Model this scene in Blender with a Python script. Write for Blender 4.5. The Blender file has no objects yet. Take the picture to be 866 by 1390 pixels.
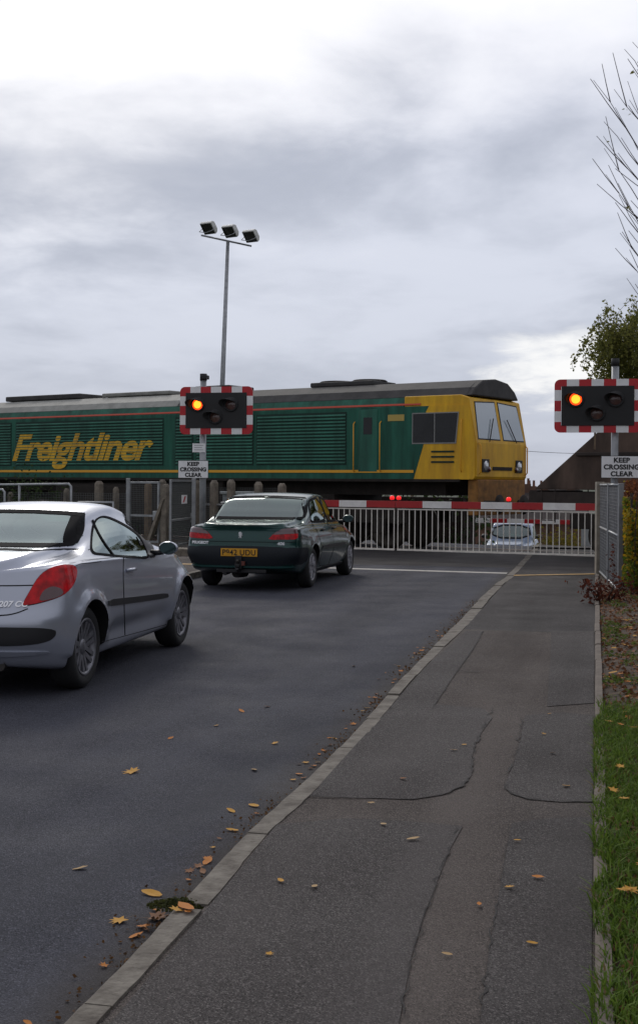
import bpy, bmesh, math, random
from math import radians as R_, sin, cos, pi, sqrt, atan2
from mathutils import Vector, Matrix, noise, geometry
from mathutils.bvhtree import BVHTree
random.seed(7)
S = bpy.context.scene
COL = S.collection

# ------------------------------------------------------------ camera, sky, sun, exposure
FPX, CX, HY, ROLL, EYE = 1700.0, 433.0, 655.4, R_(0.4), 1.58
cd = bpy.data.cameras.new('camera'); cam = bpy.data.objects.new('camera', cd); COL.objects.link(cam)
cam.location = (0, 0, EYE); cam.rotation_euler = (pi/2, -ROLL, 0)
cd.sensor_width = 36; cd.lens = 36*FPX/1390; cd.shift_y = -(695-HY)/1390
cd.clip_start = 0.05; cd.clip_end = 3000
S.camera = cam
S.view_settings.view_transform = 'Standard'; S.view_settings.look = 'None'
S.view_settings.exposure = 0.0; S.view_settings.gamma = 1; S.view_settings.use_curve_mapping = False
S.render.engine = 'CYCLES'
S.cycles.use_denoising = True
S.cycles.max_bounces = 8; S.cycles.transparent_max_bounces = 24
S.cycles.sample_clamp_indirect = 4

SUN_AZ, SUN_EL = R_(-13), R_(34)      # azimuth from +Y towards +X
w = bpy.data.worlds.new('World'); S.world = w; w.use_nodes = True
def build_world(w):
    nt = w.node_tree; N = nt.nodes; L = nt.links
    for n in list(N): N.remove(n)
    out = N.new('ShaderNodeOutputWorld'); bg = N.new('ShaderNodeBackground'); L.new(bg.outputs[0], out.inputs[0])
    def M(op, a, b=None, c=None, clamp=False):
        n = N.new('ShaderNodeMath'); n.operation = op; n.use_clamp = clamp
        for i, v in enumerate((a, b, c)):
            if v is None: continue
            if isinstance(v, (int, float)): n.inputs[i].default_value = v
            else: L.new(v, n.inputs[i])
        return n.outputs[0]
    def SM(x, a, b):
        n = N.new('ShaderNodeMapRange'); n.interpolation_type = 'SMOOTHSTEP'
        L.new(x, n.inputs[0]); n.inputs[1].default_value = a; n.inputs[2].default_value = b
        return n.outputs[0]
    def MIX(f, a, b):
        n = N.new('ShaderNodeMix'); n.data_type = 'RGBA'
        if isinstance(f, (int, float)): n.inputs[0].default_value = f
        else: L.new(f, n.inputs[0])
        for v, k in ((a, 6), (b, 7)):
            if isinstance(v, tuple): n.inputs[k].default_value = (*v, 1)
            else: L.new(v, n.inputs[k])
        return n.outputs[2]
    sky = N.new('ShaderNodeTexSky'); sky.sky_type = 'NISHITA'; sky.sun_disc = False
    sky.sun_elevation = SUN_EL; sky.sun_rotation = SUN_AZ
    tc = N.new('ShaderNodeTexCoord'); sp = N.new('ShaderNodeSeparateXYZ'); L.new(tc.outputs['Generated'], sp.inputs[0])
    x, y, z = sp.outputs
    zz = M('ADD', M('MAXIMUM', z, 0.0), 0.21)
    cb = N.new('ShaderNodeCombineXYZ'); L.new(M('DIVIDE', x, zz), cb.inputs[0]); L.new(M('DIVIDE', y, zz), cb.inputs[1])
    def NOISE(scale, det, rough, off=(0, 0, 0), dist=0.0):
        mp = N.new('ShaderNodeMapping'); L.new(cb.outputs[0], mp.inputs[0]); mp.inputs[1].default_value = off
        n = N.new('ShaderNodeTexNoise'); L.new(mp.outputs[0], n.inputs[0])
        n.inputs['Scale'].default_value = scale; n.inputs['Detail'].default_value = det
        n.inputs['Roughness'].default_value = rough; n.inputs['Distortion'].default_value = dist
        return n.outputs[0]
    n1 = NOISE(1.0, 6, 0.52, (3.1, 1.7, 0), 0.25)
    n2 = NOISE(2.3, 7, 0.55, (7.3, 4.2, 0), 0.4)
    n3 = NOISE(5.6, 8, 0.6, (1.2, 9.4, 2), 0.3)
    m = M('ADD', M('ADD', M('MULTIPLY', n1, 0.56), M('MULTIPLY', n2, 0.32)), M('MULTIPLY', n3, 0.12))
    base = MIX(SM(m, 0.40, 0.60), (0.47, 0.505, 0.60), (0.70, 0.735, 0.84))
    # lighter veil high up, thinner dark bellies lower
    up = SM(M('ADD', z, M('MULTIPLY', M('SUBTRACT', m, 0.5), 0.5)), 0.20, 0.37)
    base = MIX(M('MULTIPLY', up, 0.85), base, (0.80, 0.82, 0.92))
    low = SM(M('ADD', z, M('MULTIPLY', M('SUBTRACT', n3, 0.5), 0.03)), 0.17, 0.02)
    base = MIX(M('MULTIPLY', low, 0.65), base, (0.50, 0.54, 0.645))
    # bright break where the sun stands behind the cloud
    sx = M('SUBTRACT', z, M('MULTIPLY', M('MAXIMUM', M('ADD', x, 0.20), 0.0), 0.30))
    br = SM(M('ADD', sx, M('MULTIPLY', M('SUBTRACT', m, 0.5), 0.42)), 0.15, 0.29)
    br = M('MULTIPLY', br, SM(y, 0.2, 0.8))
    base = MIX(br, base, (1.08, 1.08, 1.12))
    # bright gap low on the right
    dx = M('DIVIDE', M('SUBTRACT', x, 0.225), 0.10); dz = M('DIVIDE', M('SUBTRACT', z, 0.088), 0.035)
    g = M('ADD', M('MULTIPLY', dx, dx), M('MULTIPLY', dz, dz))
    g = SM(M('ADD', g, M('MULTIPLY', M('SUBTRACT', n3, 0.5), 2.6)), 1.25, 0.0)
    base = MIX(M('MULTIPLY', g, M('GREATER_THAN', y, 0.0)), base, (1.0, 1.0, 1.0))
    sc = N.new('ShaderNodeVectorMath'); sc.operation = 'SCALE'; L.new(sky.outputs[0], sc.inputs[0]); sc.inputs[3].default_value = 0.06
    col = MIX(0.94, sc.outputs[0], base)
    # the sky behind the camera and overhead is duller than the bright break ahead
    back = SM(y, 0.25, -0.5); col = MIX(M('MULTIPLY', back, 0.85), col, (0.50, 0.51, 0.56))
    over = SM(z, 0.55, 0.85); col = MIX(M('MULTIPLY', over, 0.5), col, (0.50, 0.51, 0.58))
    L.new(col, bg.inputs[0]); bg.inputs[1].default_value = 1.0
build_world(w)
sd = bpy.data.lights.new('sun', 'SUN'); sd.energy = 0.9; sd.angle = R_(14); sd.color = (1, 0.95, 0.88)
sun = bpy.data.objects.new('sun', sd); COL.objects.link(sun)
sv = Vector((sin(SUN_AZ)*cos(SUN_EL), cos(SUN_AZ)*cos(SUN_EL), sin(SUN_EL)))
sun.rotation_euler = sv.to_track_quat('Z', 'Y').to_euler(); sun.location = sv*50

# ------------------------------------------------------------ frames of reference
def unroll(px, py):
    a, b = px-CX, HY-py
    return a*cos(ROLL)-b*sin(ROLL), a*sin(ROLL)+b*cos(ROLL)
def ray(px, py):
    u, v = unroll(px, py); return Vector((u/FPX, 1, v/FPX))
def P(px, py, z=0.0):                      # point of the ground seen at a pixel of the photograph
    d = ray(px, py); k = (z-EYE)/d.z; return Vector((d.x*k, k, z))
def AT(px, py, Y):
    d = ray(px, py); return Vector((d.x*Y, Y, EYE+d.z*Y))
A = R_(12.44)
def RD(n, t, z=0.0): return Vector((n*cos(A)+t*sin(A), -n*sin(A)+t*cos(A), z))     # road frame
def toR(p): return p.x*cos(A)-p.y*sin(A), p.x*sin(A)+p.y*cos(A)
RX, RY = 0.8197, -0.5728                                                            # along the rails
T0 = Vector((4.29, 29.39))
TANG = atan2(RY, RX)
def TR(s, m, z=0.0): return Vector((T0.x+RX*s-RY*m, T0.y+RY*s+RX*m, z))             # track frame
def toT(x, y): return (x-T0.x)*RX+(y-T0.y)*RY, -(x-T0.x)*RY+(y-T0.y)*RX
def sstep(x, a, b):
    k = max(0, min(1, (x-a)/(b-a))); return k*k*(3-2*k)
def H(x, y):                                                                        # lie of the land
    s, m = toT(x, y)
    return -1.3*sstep(m, 2.5, 10.8) - 5.4*sstep(m, 14, 85)

# ------------------------------------------------------------ materials
MATS = {}
def mat(name, col, rough=0.6, metal=0.0, var=0.0, vscale=8.0, bump=0.0, bscale=60.0, spec=0.5, coat=0.0, col2=None, emit=0.0, island=0.0, detail=6, trans=0.0, stretch=None):
    if name in MATS: return MATS[name]
    m = bpy.data.materials.new(name); m.use_nodes = True; MATS[name] = m
    nt = m.node_tree; N = nt.nodes; L = nt.links; b = N['Principled BSDF']
    b.inputs['Base Color'].default_value = (*col, 1); b.inputs['Roughness'].default_value = rough
    b.inputs['Metallic'].default_value = metal; b.inputs['Specular IOR Level'].default_value = spec
    if coat: b.inputs['Coat Weight'].default_value = coat; b.inputs['Coat Roughness'].default_value = 0.06
    if emit: b.inputs['Emission Color'].default_value = (*col, 1); b.inputs['Emission Strength'].default_value = emit
    if trans: b.inputs['Subsurface Weight'].default_value = 0
    if var or bump or island:
        tc = N.new('ShaderNodeTexCoord')
    if var or island:
        c2 = col2 or tuple(min(1, c*(1+var)) for c in col)
        c1 = tuple(c*(1-var*0.8) for c in col) if not col2 else col
        mx = N.new('ShaderNodeMix'); mx.data_type = 'RGBA'
        mx.inputs[6].default_value = (*c1, 1); mx.inputs[7].default_value = (*c2, 1)
        if island:
            g = N.new('ShaderNodeNewGeometry'); L.new(g.outputs['Random Per Island'], mx.inputs[0])
        else:
            n = N.new('ShaderNodeTexNoise'); n.inputs['Scale'].default_value = vscale; n.inputs['Detail'].default_value = detail
            n.inputs['Roughness'].default_value = 0.62
            if stretch:
                mp = N.new('ShaderNodeMapping'); mp.inputs['Scale'].default_value = stretch; L.new(tc.outputs['Object'], mp.inputs[0]); L.new(mp.outputs[0], n.inputs[0])
            else: L.new(tc.outputs['Object'], n.inputs[0])
            mr = N.new('ShaderNodeMapRange'); mr.inputs[1].default_value = 0.32; mr.inputs[2].default_value = 0.68
            L.new(n.outputs[0], mr.inputs[0]); L.new(mr.outputs[0], mx.inputs[0])
        L.new(mx.outputs[2], b.inputs['Base Color'])
    if bump:
        n = N.new('ShaderNodeTexNoise'); n.inputs['Scale'].default_value = bscale; n.inputs['Detail'].default_value = 4
        L.new(tc.outputs['Object'], n.inputs[0])
        bm = N.new('ShaderNodeBump'); bm.inputs['Strength'].default_value = bump; bm.inputs['Distance'].default_value = 0.01
        L.new(n.outputs[0], bm.inputs['Height']); L.new(bm.outputs[0], b.inputs['Normal'])
    return m

def asphalt(name, c_dark, c_light, rough=0.62, grit=0.5, stain=(0.5, 1.6), spec=0.5, aggregate=(0.16, 0.15, 0.15), agg=0.5, wear=0.0, gutter=False):
    m = bpy.data.materials.new(name); m.use_nodes = True; MATS[name] = m
    nt = m.node_tree; N = nt.nodes; L = nt.links; b = N['Principled BSDF']
    g = N.new('ShaderNodeNewGeometry')
    def NO(sc, det=4, ro=0.6):
        n = N.new('ShaderNodeTexNoise'); n.inputs['Scale'].default_value = sc; n.inputs['Detail'].default_value = det
        n.inputs['Roughness'].default_value = ro; L.new(g.outputs['Position'], n.inputs[0]); return n.outputs[0]
    def MR(x, a, b_, c=0., d=1.):
        n = N.new('ShaderNodeMapRange'); L.new(x, n.inputs[0])
        for i, v in enumerate((a, b_, c, d)): n.inputs[i+1].default_value = v
        return n.outputs[0]
    def MX(f, a, c, mode='MIX'):
        n = N.new('ShaderNodeMix'); n.data_type = 'RGBA'; n.blend_type = mode
        if isinstance(f, float): n.inputs[0].default_value = f
        else: L.new(f, n.inputs[0])
        for v, k in ((a, 6), (c, 7)):
            if isinstance(v, tuple): n.inputs[k].default_value = (*v, 1)
            else: L.new(v, n.inputs[k])
        return n.outputs[2]
    big = MR(NO(0.7, 6, 0.6), 0.35, 0.65); mid = MR(NO(stain[1]*4, 5), 0.35, 0.65)
    c = MX(big, c_dark, c_light)
    mm = tuple((a+b_)/2*0.8 for a, b_ in zip(c_dark, c_light))
    n = N.new('ShaderNodeMath'); n.operation = 'MULTIPLY'; L.new(mid, n.inputs[0]); n.inputs[1].default_value = stain[0]
    c = MX(n.outputs[0], c, mm)
    v = N.new('ShaderNodeTexVoronoi'); v.inputs['Scale'].default_value = 210; L.new(g.outputs['Position'], v.inputs[0])
    s = N.new('ShaderNodeSeparateColor'); L.new(v.outputs['Color'], s.inputs[0])
    sp = MR(s.outputs[0], 0.62, 0.95)
    n2 = N.new('ShaderNodeMath'); n2.operation = 'MULTIPLY'; L.new(sp, n2.inputs[0]); n2.inputs[1].default_value = agg
    c = MX(n2.outputs[0], c, aggregate)
    dk = MR(s.outputs[1], 0.55, 0.95, 0.0, 0.8); c = MX(dk, c, tuple(x*0.25 for x in c_dark))
    if wear:
        mp = N.new('ShaderNodeMapping'); mp.vector_type = 'POINT'; mp.inputs['Rotation'].default_value = (0, 0, R_(12.44)); L.new(g.outputs['Position'], mp.inputs[0])
        mp2 = N.new('ShaderNodeMapping'); mp2.inputs['Scale'].default_value = (1.5, 0.10, 1); L.new(mp.outputs[0], mp2.inputs[0])
        nw = N.new('ShaderNodeTexNoise'); nw.inputs['Scale'].default_value = 1.0; nw.inputs['Detail'].default_value = 5; L.new(mp2.outputs[0], nw.inputs[0])
        dkc = tuple(x*(1-wear) for x in c_dark); ltc = tuple(x*(1+wear*.9) for x in c_light)
        c = MX(MR(nw.outputs[0], .30, .50, .75, 0), c, dkc); c = MX(MR(nw.outputs[0], .52, .72, 0, .6), c, ltc)
        if gutter:
            sx = N.new('ShaderNodeSeparateXYZ'); L.new(mp.outputs[0], sx.inputs[0])
            ad = N.new('ShaderNodeMath'); ad.operation = 'ADD'; L.new(sx.outputs[0], ad.inputs[0])
            nn = N.new('ShaderNodeMath'); nn.operation = 'MULTIPLY'; L.new(NO(5, 6), nn.inputs[0]); nn.inputs[1].default_value = .22; L.new(nn.outputs[0], ad.inputs[1])
            c = MX(MR(ad.outputs[0], -1.62, -1.38, 0, .75), c, (0.050, 0.042, 0.036))
    L.new(c, b.inputs['Base Color'])
    L.new(MR(NO(1.3, 5), 0.3, 0.7, rough-0.09, rough+0.12), b.inputs['Roughness'])
    b.inputs['Specular IOR Level'].default_value = spec
    bp = N.new('ShaderNodeBump'); bp.inputs['Strength'].default_value = grit; bp.inputs['Distance'].default_value = 0.006
    L.new(v.outputs['Distance'], bp.inputs['Height'])
    bp2 = N.new('ShaderNodeBump'); bp2.inputs['Strength'].default_value = 0.25; bp2.inputs['Distance'].default_value = 0.02
    L.new(NO(9, 4), bp2.inputs['Height']); L.new(bp.outputs[0], bp2.inputs['Normal']); L.new(bp2.outputs[0], b.inputs['Normal'])
    return m

def glass(name, tint, refl_rough=0.02, alpha=0.55):
    m = bpy.data.materials.new(name); m.use_nodes = True; MATS[name] = m
    nt = m.node_tree; N = nt.nodes; L = nt.links
    for n in list(N): N.remove(n)
    o = N.new('ShaderNodeOutputMaterial'); tr = N.new('ShaderNodeBsdfTransparent'); tr.inputs[0].default_value = (*tint, 1)
    gl = N.new('ShaderNodeBsdfGlossy'); gl.inputs['Roughness'].default_value = refl_rough; gl.inputs[0].default_value = (0.85, 0.97, 0.95, 1)
    lw = N.new('ShaderNodeFresnel'); lw.inputs[0].default_value = 1.52
    mr = N.new('ShaderNodeMapRange'); L.new(lw.outputs[0], mr.inputs[0]); mr.inputs[1].default_value = 0.0; mr.inputs[2].default_value = 1
    mr.inputs[3].default_value = alpha*0.12; mr.inputs[4].default_value = 1.0
    mx = N.new('ShaderNodeMixShader'); L.new(mr.outputs[0], mx.inputs[0]); L.new(tr.outputs[0], mx.inputs[1]); L.new(gl.outputs[0], mx.inputs[2])
    L.new(mx.outputs[0], o.inputs[0]); return m

# ------------------------------------------------------------ mesh helpers
class MB:
    def __init__(s): s.v = []; s.f = []; s.m = []; s.sm = []
    def add(s, vs, fs, mi=0, smooth=False, T=None):
        k = len(s.v)
        s.v += [tuple(T @ Vector(v)) if T is not None else tuple(v) for v in vs]
        for f in fs: s.f.append(tuple(k+i for i in f)); s.m.append(mi); s.sm.append(smooth)
        return s
    def box(s, x0, x1, y0, y1, z0, z1, mi=0, T=None):
        v = [(x, y, z) for z in (z0, z1) for y in (y0, y1) for x in (x0, x1)]
        f = [(0, 2, 3, 1), (4, 5, 7, 6), (0, 1, 5, 4), (2, 6, 7, 3), (0, 4, 6, 2), (1, 3, 7, 5)]
        return s.add(v, f, mi, False, T)
    def cbox(s, c, d, mi=0, T=None):
        return s.box(c[0]-d[0]/2, c[0]+d[0]/2, c[1]-d[1]/2, c[1]+d[1]/2, c[2]-d[2]/2, c[2]+d[2]/2, mi, T)
    def tube(s, pts, r, n=8, mi=0, cap=True, T=None):
        pts = [Vector(p) for p in pts]; rs = r if isinstance(r, (list, tuple)) else [r]*len(pts)
        vs = []; fs = []
        ref = None
        for i, p in enumerate(pts):
            d = (pts[min(i+1, len(pts)-1)]-pts[max(i-1, 0)]).normalized()
            if ref is None: ref = Vector((0, 0, 1)) if abs(d.z) < 0.9 else Vector((1, 0, 0))
            a = d.cross(ref).normalized(); b = a.cross(d).normalized(); ref = b
            for k in range(n):
                t = 2*pi*k/n; vs.append(p+(a*cos(t)+b*sin(t))*rs[i])
        for i in range(len(pts)-1):
            for k in range(n):
                a_, b_ = i*n+k, i*n+(k+1) % n; fs.append((a_, b_, b_+n, a_+n))
        s.add(vs, fs, mi, n > 4, T)
        if cap:
            k0 = len(s.v)-len(vs)
            s.f.append(tuple(range(k0+n-1, k0-1, -1))); s.m.append(mi); s.sm.append(False)
            k1 = k0+len(vs)-n
            s.f.append(tuple(range(k1, k1+n))); s.m.append(mi); s.sm.append(False)
        return s
    def lathe(s, prof, axis='z', n=24, c=(0, 0, 0), mi=0, T=None, smooth=True):     # prof: (radius, height)
        vs = []; fs = []
        for (r, h) in prof:
            for k in range(n):
                t = 2*pi*k/n; a, b = r*cos(t), r*sin(t)
                p = {'z': (a, b, h), 'y': (a, h, b), 'x': (h, a, b)}[axis]
                vs.append((p[0]+c[0], p[1]+c[1], p[2]+c[2]))
        for i in range(len(prof)-1):
            for k in range(n):
                a, b = i*n+k, i*n+(k+1) % n; fs.append((a, b, b+n, a+n))
        return s.add(vs, fs, mi, smooth, T)
    def prism(s, poly, h0, h1, plane='xz', mi=0, T=None):      # extrude a polygon
        n = len(poly); vs = []
        for h in (h0, h1):
            for (a, b) in poly:
                vs.append({'xz': (a, h, b), 'xy': (a, b, h), 'yz': (h, a, b)}[plane])
        fs = [tuple(range(n-1, -1, -1)), tuple(range(n, 2*n))] + [(i, (i+1) % n, n+(i+1) % n, n+i) for i in range(n)]
        return s.add(vs, fs, mi, False, T)
    def build(s, name, mats, parent=None, bevel=0.0, fix=True, seg=2):
        me = bpy.data.meshes.new(name); me.from_pydata(s.v, [], s.f)
        me.polygons.foreach_set('material_index', s.m); me.polygons.foreach_set('use_smooth', s.sm)
        if not isinstance(mats, (list, tuple)): mats = [mats]
        for m in mats: me.materials.append(m)
        if fix:
            bm = bmesh.new(); bm.from_mesh(me); bmesh.ops.recalc_face_normals(bm, faces=bm.faces)
            bm.to_mesh(me); bm.free()
        me.update()
        o = bpy.data.objects.new(name, me); COL.objects.link(o)
        if parent is not None: o.parent = parent
        if bevel:
            b = o.modifiers.new('bevel', 'BEVEL'); b.width = bevel; b.segments = seg; b.limit_method = 'ANGLE'; b.angle_limit = R_(40)
            b.harden_normals = False
        return o

def tag(o, label, cat, group=None, kind=None):
    if label: o['label'] = label
    if cat: o['category'] = cat
    if group: o['group'] = group
    if kind: o['kind'] = kind
    return o
def struct(o, kind='structure', label=None, cat=None):
    o['kind'] = kind
    if label: o['label'] = label
    if cat: o['category'] = cat
    return o
def thing(name, label, cat, loc=(0, 0, 0), rz=0.0, group=None, rot=None):
    o = bpy.data.objects.new(name, None); COL.objects.link(o); o.empty_display_size = 0.2
    o.location = loc; o.rotation_euler = rot if rot else (0, 0, rz)
    return tag(o, label, cat, group)
def copy_tree(o, parent=None):
    c = o.copy(); COL.objects.link(c); c.parent = parent
    for ch in list(o.children): copy_tree(ch, c)
    return c
def text_mesh(body, size, depth, align='CENTER', shear=0.0, bold=0.0, space=1.0, line=1.0, wscale=1.0):
    cu = bpy.data.curves.new('lettering', 'FONT'); cu.body = body; cu.size = size; cu.extrude = depth
    cu.align_x = align; cu.align_y = 'CENTER'; cu.shear = shear; cu.offset = bold; cu.space_character = space; cu.space_line = line
    o = bpy.data.objects.new('lettering', cu); COL.objects.link(o)
    dg = bpy.context.evaluated_depsgraph_get(); dg.update()
    me = bpy.data.meshes.new_from_object(o.evaluated_get(dg))
    bpy.data.objects.remove(o); bpy.data.curves.remove(cu)
    if wscale != 1.0: me.transform(Matrix.Diagonal((wscale, 1, 1, 1)))
    return me
def put_text(name, me, T, material, parent):
    """text lies in its own xy plane, faces +z; T places it in the parent's frame"""
    me.transform(T); me.materials.clear(); me.materials.append(material)
    o = bpy.data.objects.new(name, me); COL.objects.link(o); o.parent = parent; return o
FACE_BACK = Matrix.Rotation(pi/2, 4, 'X')      # text reads when seen from -y, looking along +y
def chaikin(pts, it=2, closed=True):
    pts = [Vector(p) for p in pts]
    for _ in range(it):
        out = []; n = len(pts)
        rng = range(n) if closed else range(n-1)
        if not closed: out.append(pts[0])
        for i in rng:
            a, b = pts[i], pts[(i+1) % n]; out += [a*0.75+b*0.25, a*0.25+b*0.75]
        if not closed: out.append(pts[-1])
        pts = out
    return pts
def densify(pts, step, closed=True):
    out = []; n = len(pts)
    for i in range(n if closed else n-1):
        a, b = Vector(pts[i]), Vector(pts[(i+1) % n]); k = max(1, int((b-a).length/step))
        out += [a.lerp(b, j/k) for j in range(k)]
    if not closed: out.append(Vector(pts[-1]))
    return out
def cat_rom(keys, x):
    """monotone piecewise cubic through keys [(x, v...)]"""
    if x <= keys[0][0]: return keys[0][1:]
    if x >= keys[-1][0]: return keys[-1][1:]
    for i in range(len(keys)-1):
        if x <= keys[i+1][0]: break
    x0, x1 = keys[i][0], keys[i+1][0]; h = x1-x0; t = (x-x0)/h; out = []
    for c in range(1, len(keys[0])):
        d = (keys[i+1][c]-keys[i][c])/h
        dp = (keys[i][c]-keys[i-1][c])/(x0-keys[i-1][0]) if i > 0 else d
        dn = (keys[i+2][c]-keys[i+1][c])/(keys[i+2][0]-x1) if i+2 < len(keys) else d
        m0 = 0 if dp*d <= 0 else 2*dp*d/(dp+d)
        m1 = 0 if dn*d <= 0 else 2*dn*d/(dn+d)
        out.append((2*t**3-3*t*t+1)*keys[i][c]+(t**3-2*t*t+t)*h*m0+(-2*t**3+3*t*t)*keys[i+1][c]+(t**3-t*t)*h*m1)
    return out
# ------------------------------------------------------------ ground, road, footpath
TSEAM = toR(P(720, 857, .07))[1]; TCR = toR(P(560, 768))[1]
def kz(t): return 0.07 - 0.06*sstep(t, 17.5, 22.5)
KL = []
for py_, a_, b__ in ((1290, 180, 222), (1219, 246, 289), (1134, 327, 360), (1085, 381, 414), (1035, 436.6, 464.5), (997, 473, 496), (960, 508, 525), (930, 535, 553), (885, 578, 595), (852, 611, 630), (790, 673, 685)):
    n_a, t_a = toR(P(a_, py_, .075)); n_b, t_b = toR(P(b__, py_, .075)); KL.append(((t_a+t_b)/2, n_a, n_b))
KL.sort()
def kn(t):
    a_, b__ = cat_rom(KL, t); return a_, max(b__, a_+.10)
def sheet(name, n0, n1, t0, t1, dz, material, dn=0.6, dt=0.6, skirt=0.0, jag=0.0, kind='structure'):
    na = max(1, round((n1-(n0(0) if callable(n0) else n0))/dn)); nb = max(1, round((t1-t0)/dt)); b = MB(); vs = []; fs = []
    for j in range(nb+1):
        t = t0+(t1-t0)*j/nb
        for i in range(na+1):
            m0 = n0(t) if callable(n0) else n0; n = m0+(n1-m0)*i/na; p = RD(n, t); z = H(p.x, p.y)+(dz(n, t) if callable(dz) else dz)
            vs.append((p.x, p.y, z))
    for j in range(nb):
        for i in range(na):
            k = j*(na+1)+i; fs.append((k, k+1, k+na+2, k+na+1))
    b.add(vs, fs, 0, True)
    o = b.build(name, material, fix=False)
    if kind: o['kind'] = kind
    return o
def flat_poly(name, pts, material, step=0.25, parent=None):
    """thin sheet over an outline given as 3D points, following their heights"""
    b = MB(); b.add(pts, [tuple(range(len(pts)))], 0); o = b.build(name, material, fix=False)
    bm = bmesh.new(); bm.from_mesh(o.data)
    for f in bm.faces:
        if f.normal.z < 0: f.normal_flip()
    bm.to_mesh(o.data); bm.free(); o['kind'] = 'structure'; return o

M_earth = mat('earth', (0.035, 0.028, 0.02), 0.95, var=0.6, vscale=3, bump=0.8, bscale=40)
M_field = mat('field_grass', (0.035, 0.045, 0.02), 0.95, var=0.5, vscale=0.8, bump=0.8, bscale=20)
M_road = asphalt('road_asphalt', (0.045, 0.047, 0.060), (0.064, 0.066, 0.083), 0.80, 0.9, (0.3, 0.5), 0.2, (0.19, 0.19, 0.23), 0.5, 0.22, True)
M_cross = asphalt('crossing_asphalt', (0.028, 0.025, 0.025), (0.040, 0.036, 0.037), 0.75, 0.4, (0.3, 0.8), 0.25)
M_path = asphalt('path_asphalt', (0.078, 0.066, 0.060), (0.122, 0.104, 0.094), 0.85, 1.0, (0.5, 0.8), 0.2, (0.25, 0.21, 0.19), 0.6, 0.25)
M_patch = asphalt('patch_asphalt', (0.062, 0.055, 0.053), (0.090, 0.080, 0.077), 0.82, 0.9, (0.4, 0.7), 0.2, (0.24, 0.22, 0.21), 0.6, 0.25)
M_newpath = asphalt('new_path_asphalt', (0.034, 0.030, 0.030), (0.050, 0.044, 0.043), 0.8, 0.5, (0.4, 0.7), 0.2, wear=.3)
M_seam = mat('tar_seam', (0.024, 0.021, 0.020), 0.9, bump=0.3)
M_kerb = mat('kerb_concrete', (0.075, 0.062, 0.050), 0.9, var=0.4, vscale=9, bump=1.0, bscale=45, col2=(0.20, 0.18, 0.15), detail=10)
M_edging = mat('edging_concrete', (0.10, 0.08, 0.065), 0.9, var=0.4, vscale=7, bump=0.5, bscale=40, col2=(0.17, 0.14, 0.115))
M_white = mat('worn_white_paint', (0.36, 0.34, 0.31), 0.7, var=0.35, vscale=9, bump=0.3)
M_yellow = mat('worn_yellow_paint', (0.34, 0.20, 0.05), 0.7, var=0.45, vscale=9, bump=0.3)
M_ballast = mat('ballast', (0.07, 0.06, 0.05), 0.95, var=0.7, vscale=14, bump=1.0, bscale=22)
M_soil = mat('soil', (0.028, 0.019, 0.012), 0.95, col2=(.085, .055, .034), var=0.7, vscale=9, bump=1.0, bscale=45)

# terrain: one sheet in the track frame out to the horizon
def terrain():
    def steps(lst):
        out = []
        for a, b, st in lst:
            k = max(1, round((b-a)/st)); out += [a+(b-a)*i/k for i in range(k)]
        out.append(lst[-1][1]); return out
    ss = steps([(-900, -200, 140), (-200, -60, 20), (-60, 60, 2.5), (60, 200, 20), (200, 900, 140)])
    ms = steps([(-300, -60, 40), (-60, -4, 2), (-4, 4, 0.8), (4, 40, 1.4), (40, 100, 6), (100, 300, 30), (300, 1600, 220)])
    vs = []; fs = []
    for m in ms:
        for s in ss:
            p = TR(s, m); n, t = toR(p)
            z = H(p.x, p.y)-0.09-0.20*(1-sstep(abs(m), 2.6, 4.0))
            if -11 < n < 3 and t < 40: z -= 0.05
            if m > 100: z = -6.8+(m-100)*0.002
            vs.append((p.x, p.y, z))
    for j in range(len(ms)-1):
        for i in range(len(ss)-1):
            k = j*len(ss)+i; fs.append((k, k+1, k+1+len(ss), k+len(ss)))
    b = MB(); b.add(vs, fs, 0, True); struct(b.build('ground', M_field, fix=False))
terrain()

struct(sheet('road', -6.40, -1.34, -14, TCR, 0.0, M_road, 0.8, 0.6))
struct(sheet('crossing_road', -6.40, -1.34, TCR, 31.0, 0.0, M_cross, 0.5, 0.3))
struct(sheet('far_road', -6.40, -1.44, 31.0, 100, 0.0, M_road, 0.8, 0.9))
struct(sheet('footpath', lambda t: kn(t)[1]-.004, 0.012, -8, TSEAM, lambda n, t: kz(t)+0.004*noise.noise((n*1.3, t*0.9, 0)), M_path, 0.15, 0.3))
struct(sheet('crossing_footpath', lambda t: kn(t)[1]-.004, 0.012, TSEAM, 31, lambda n, t: kz(t), M_newpath, 0.2, 0.3))
struct(sheet('far_footpath', -1.38, 0.4, 31, 70, 0.05, M_newpath, 0.5, 0.8))
struct(sheet('left_footpath', -8.6, -6.52, -14, 28.4, 0.09, M_path, 0.5, 0.8))

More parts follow.
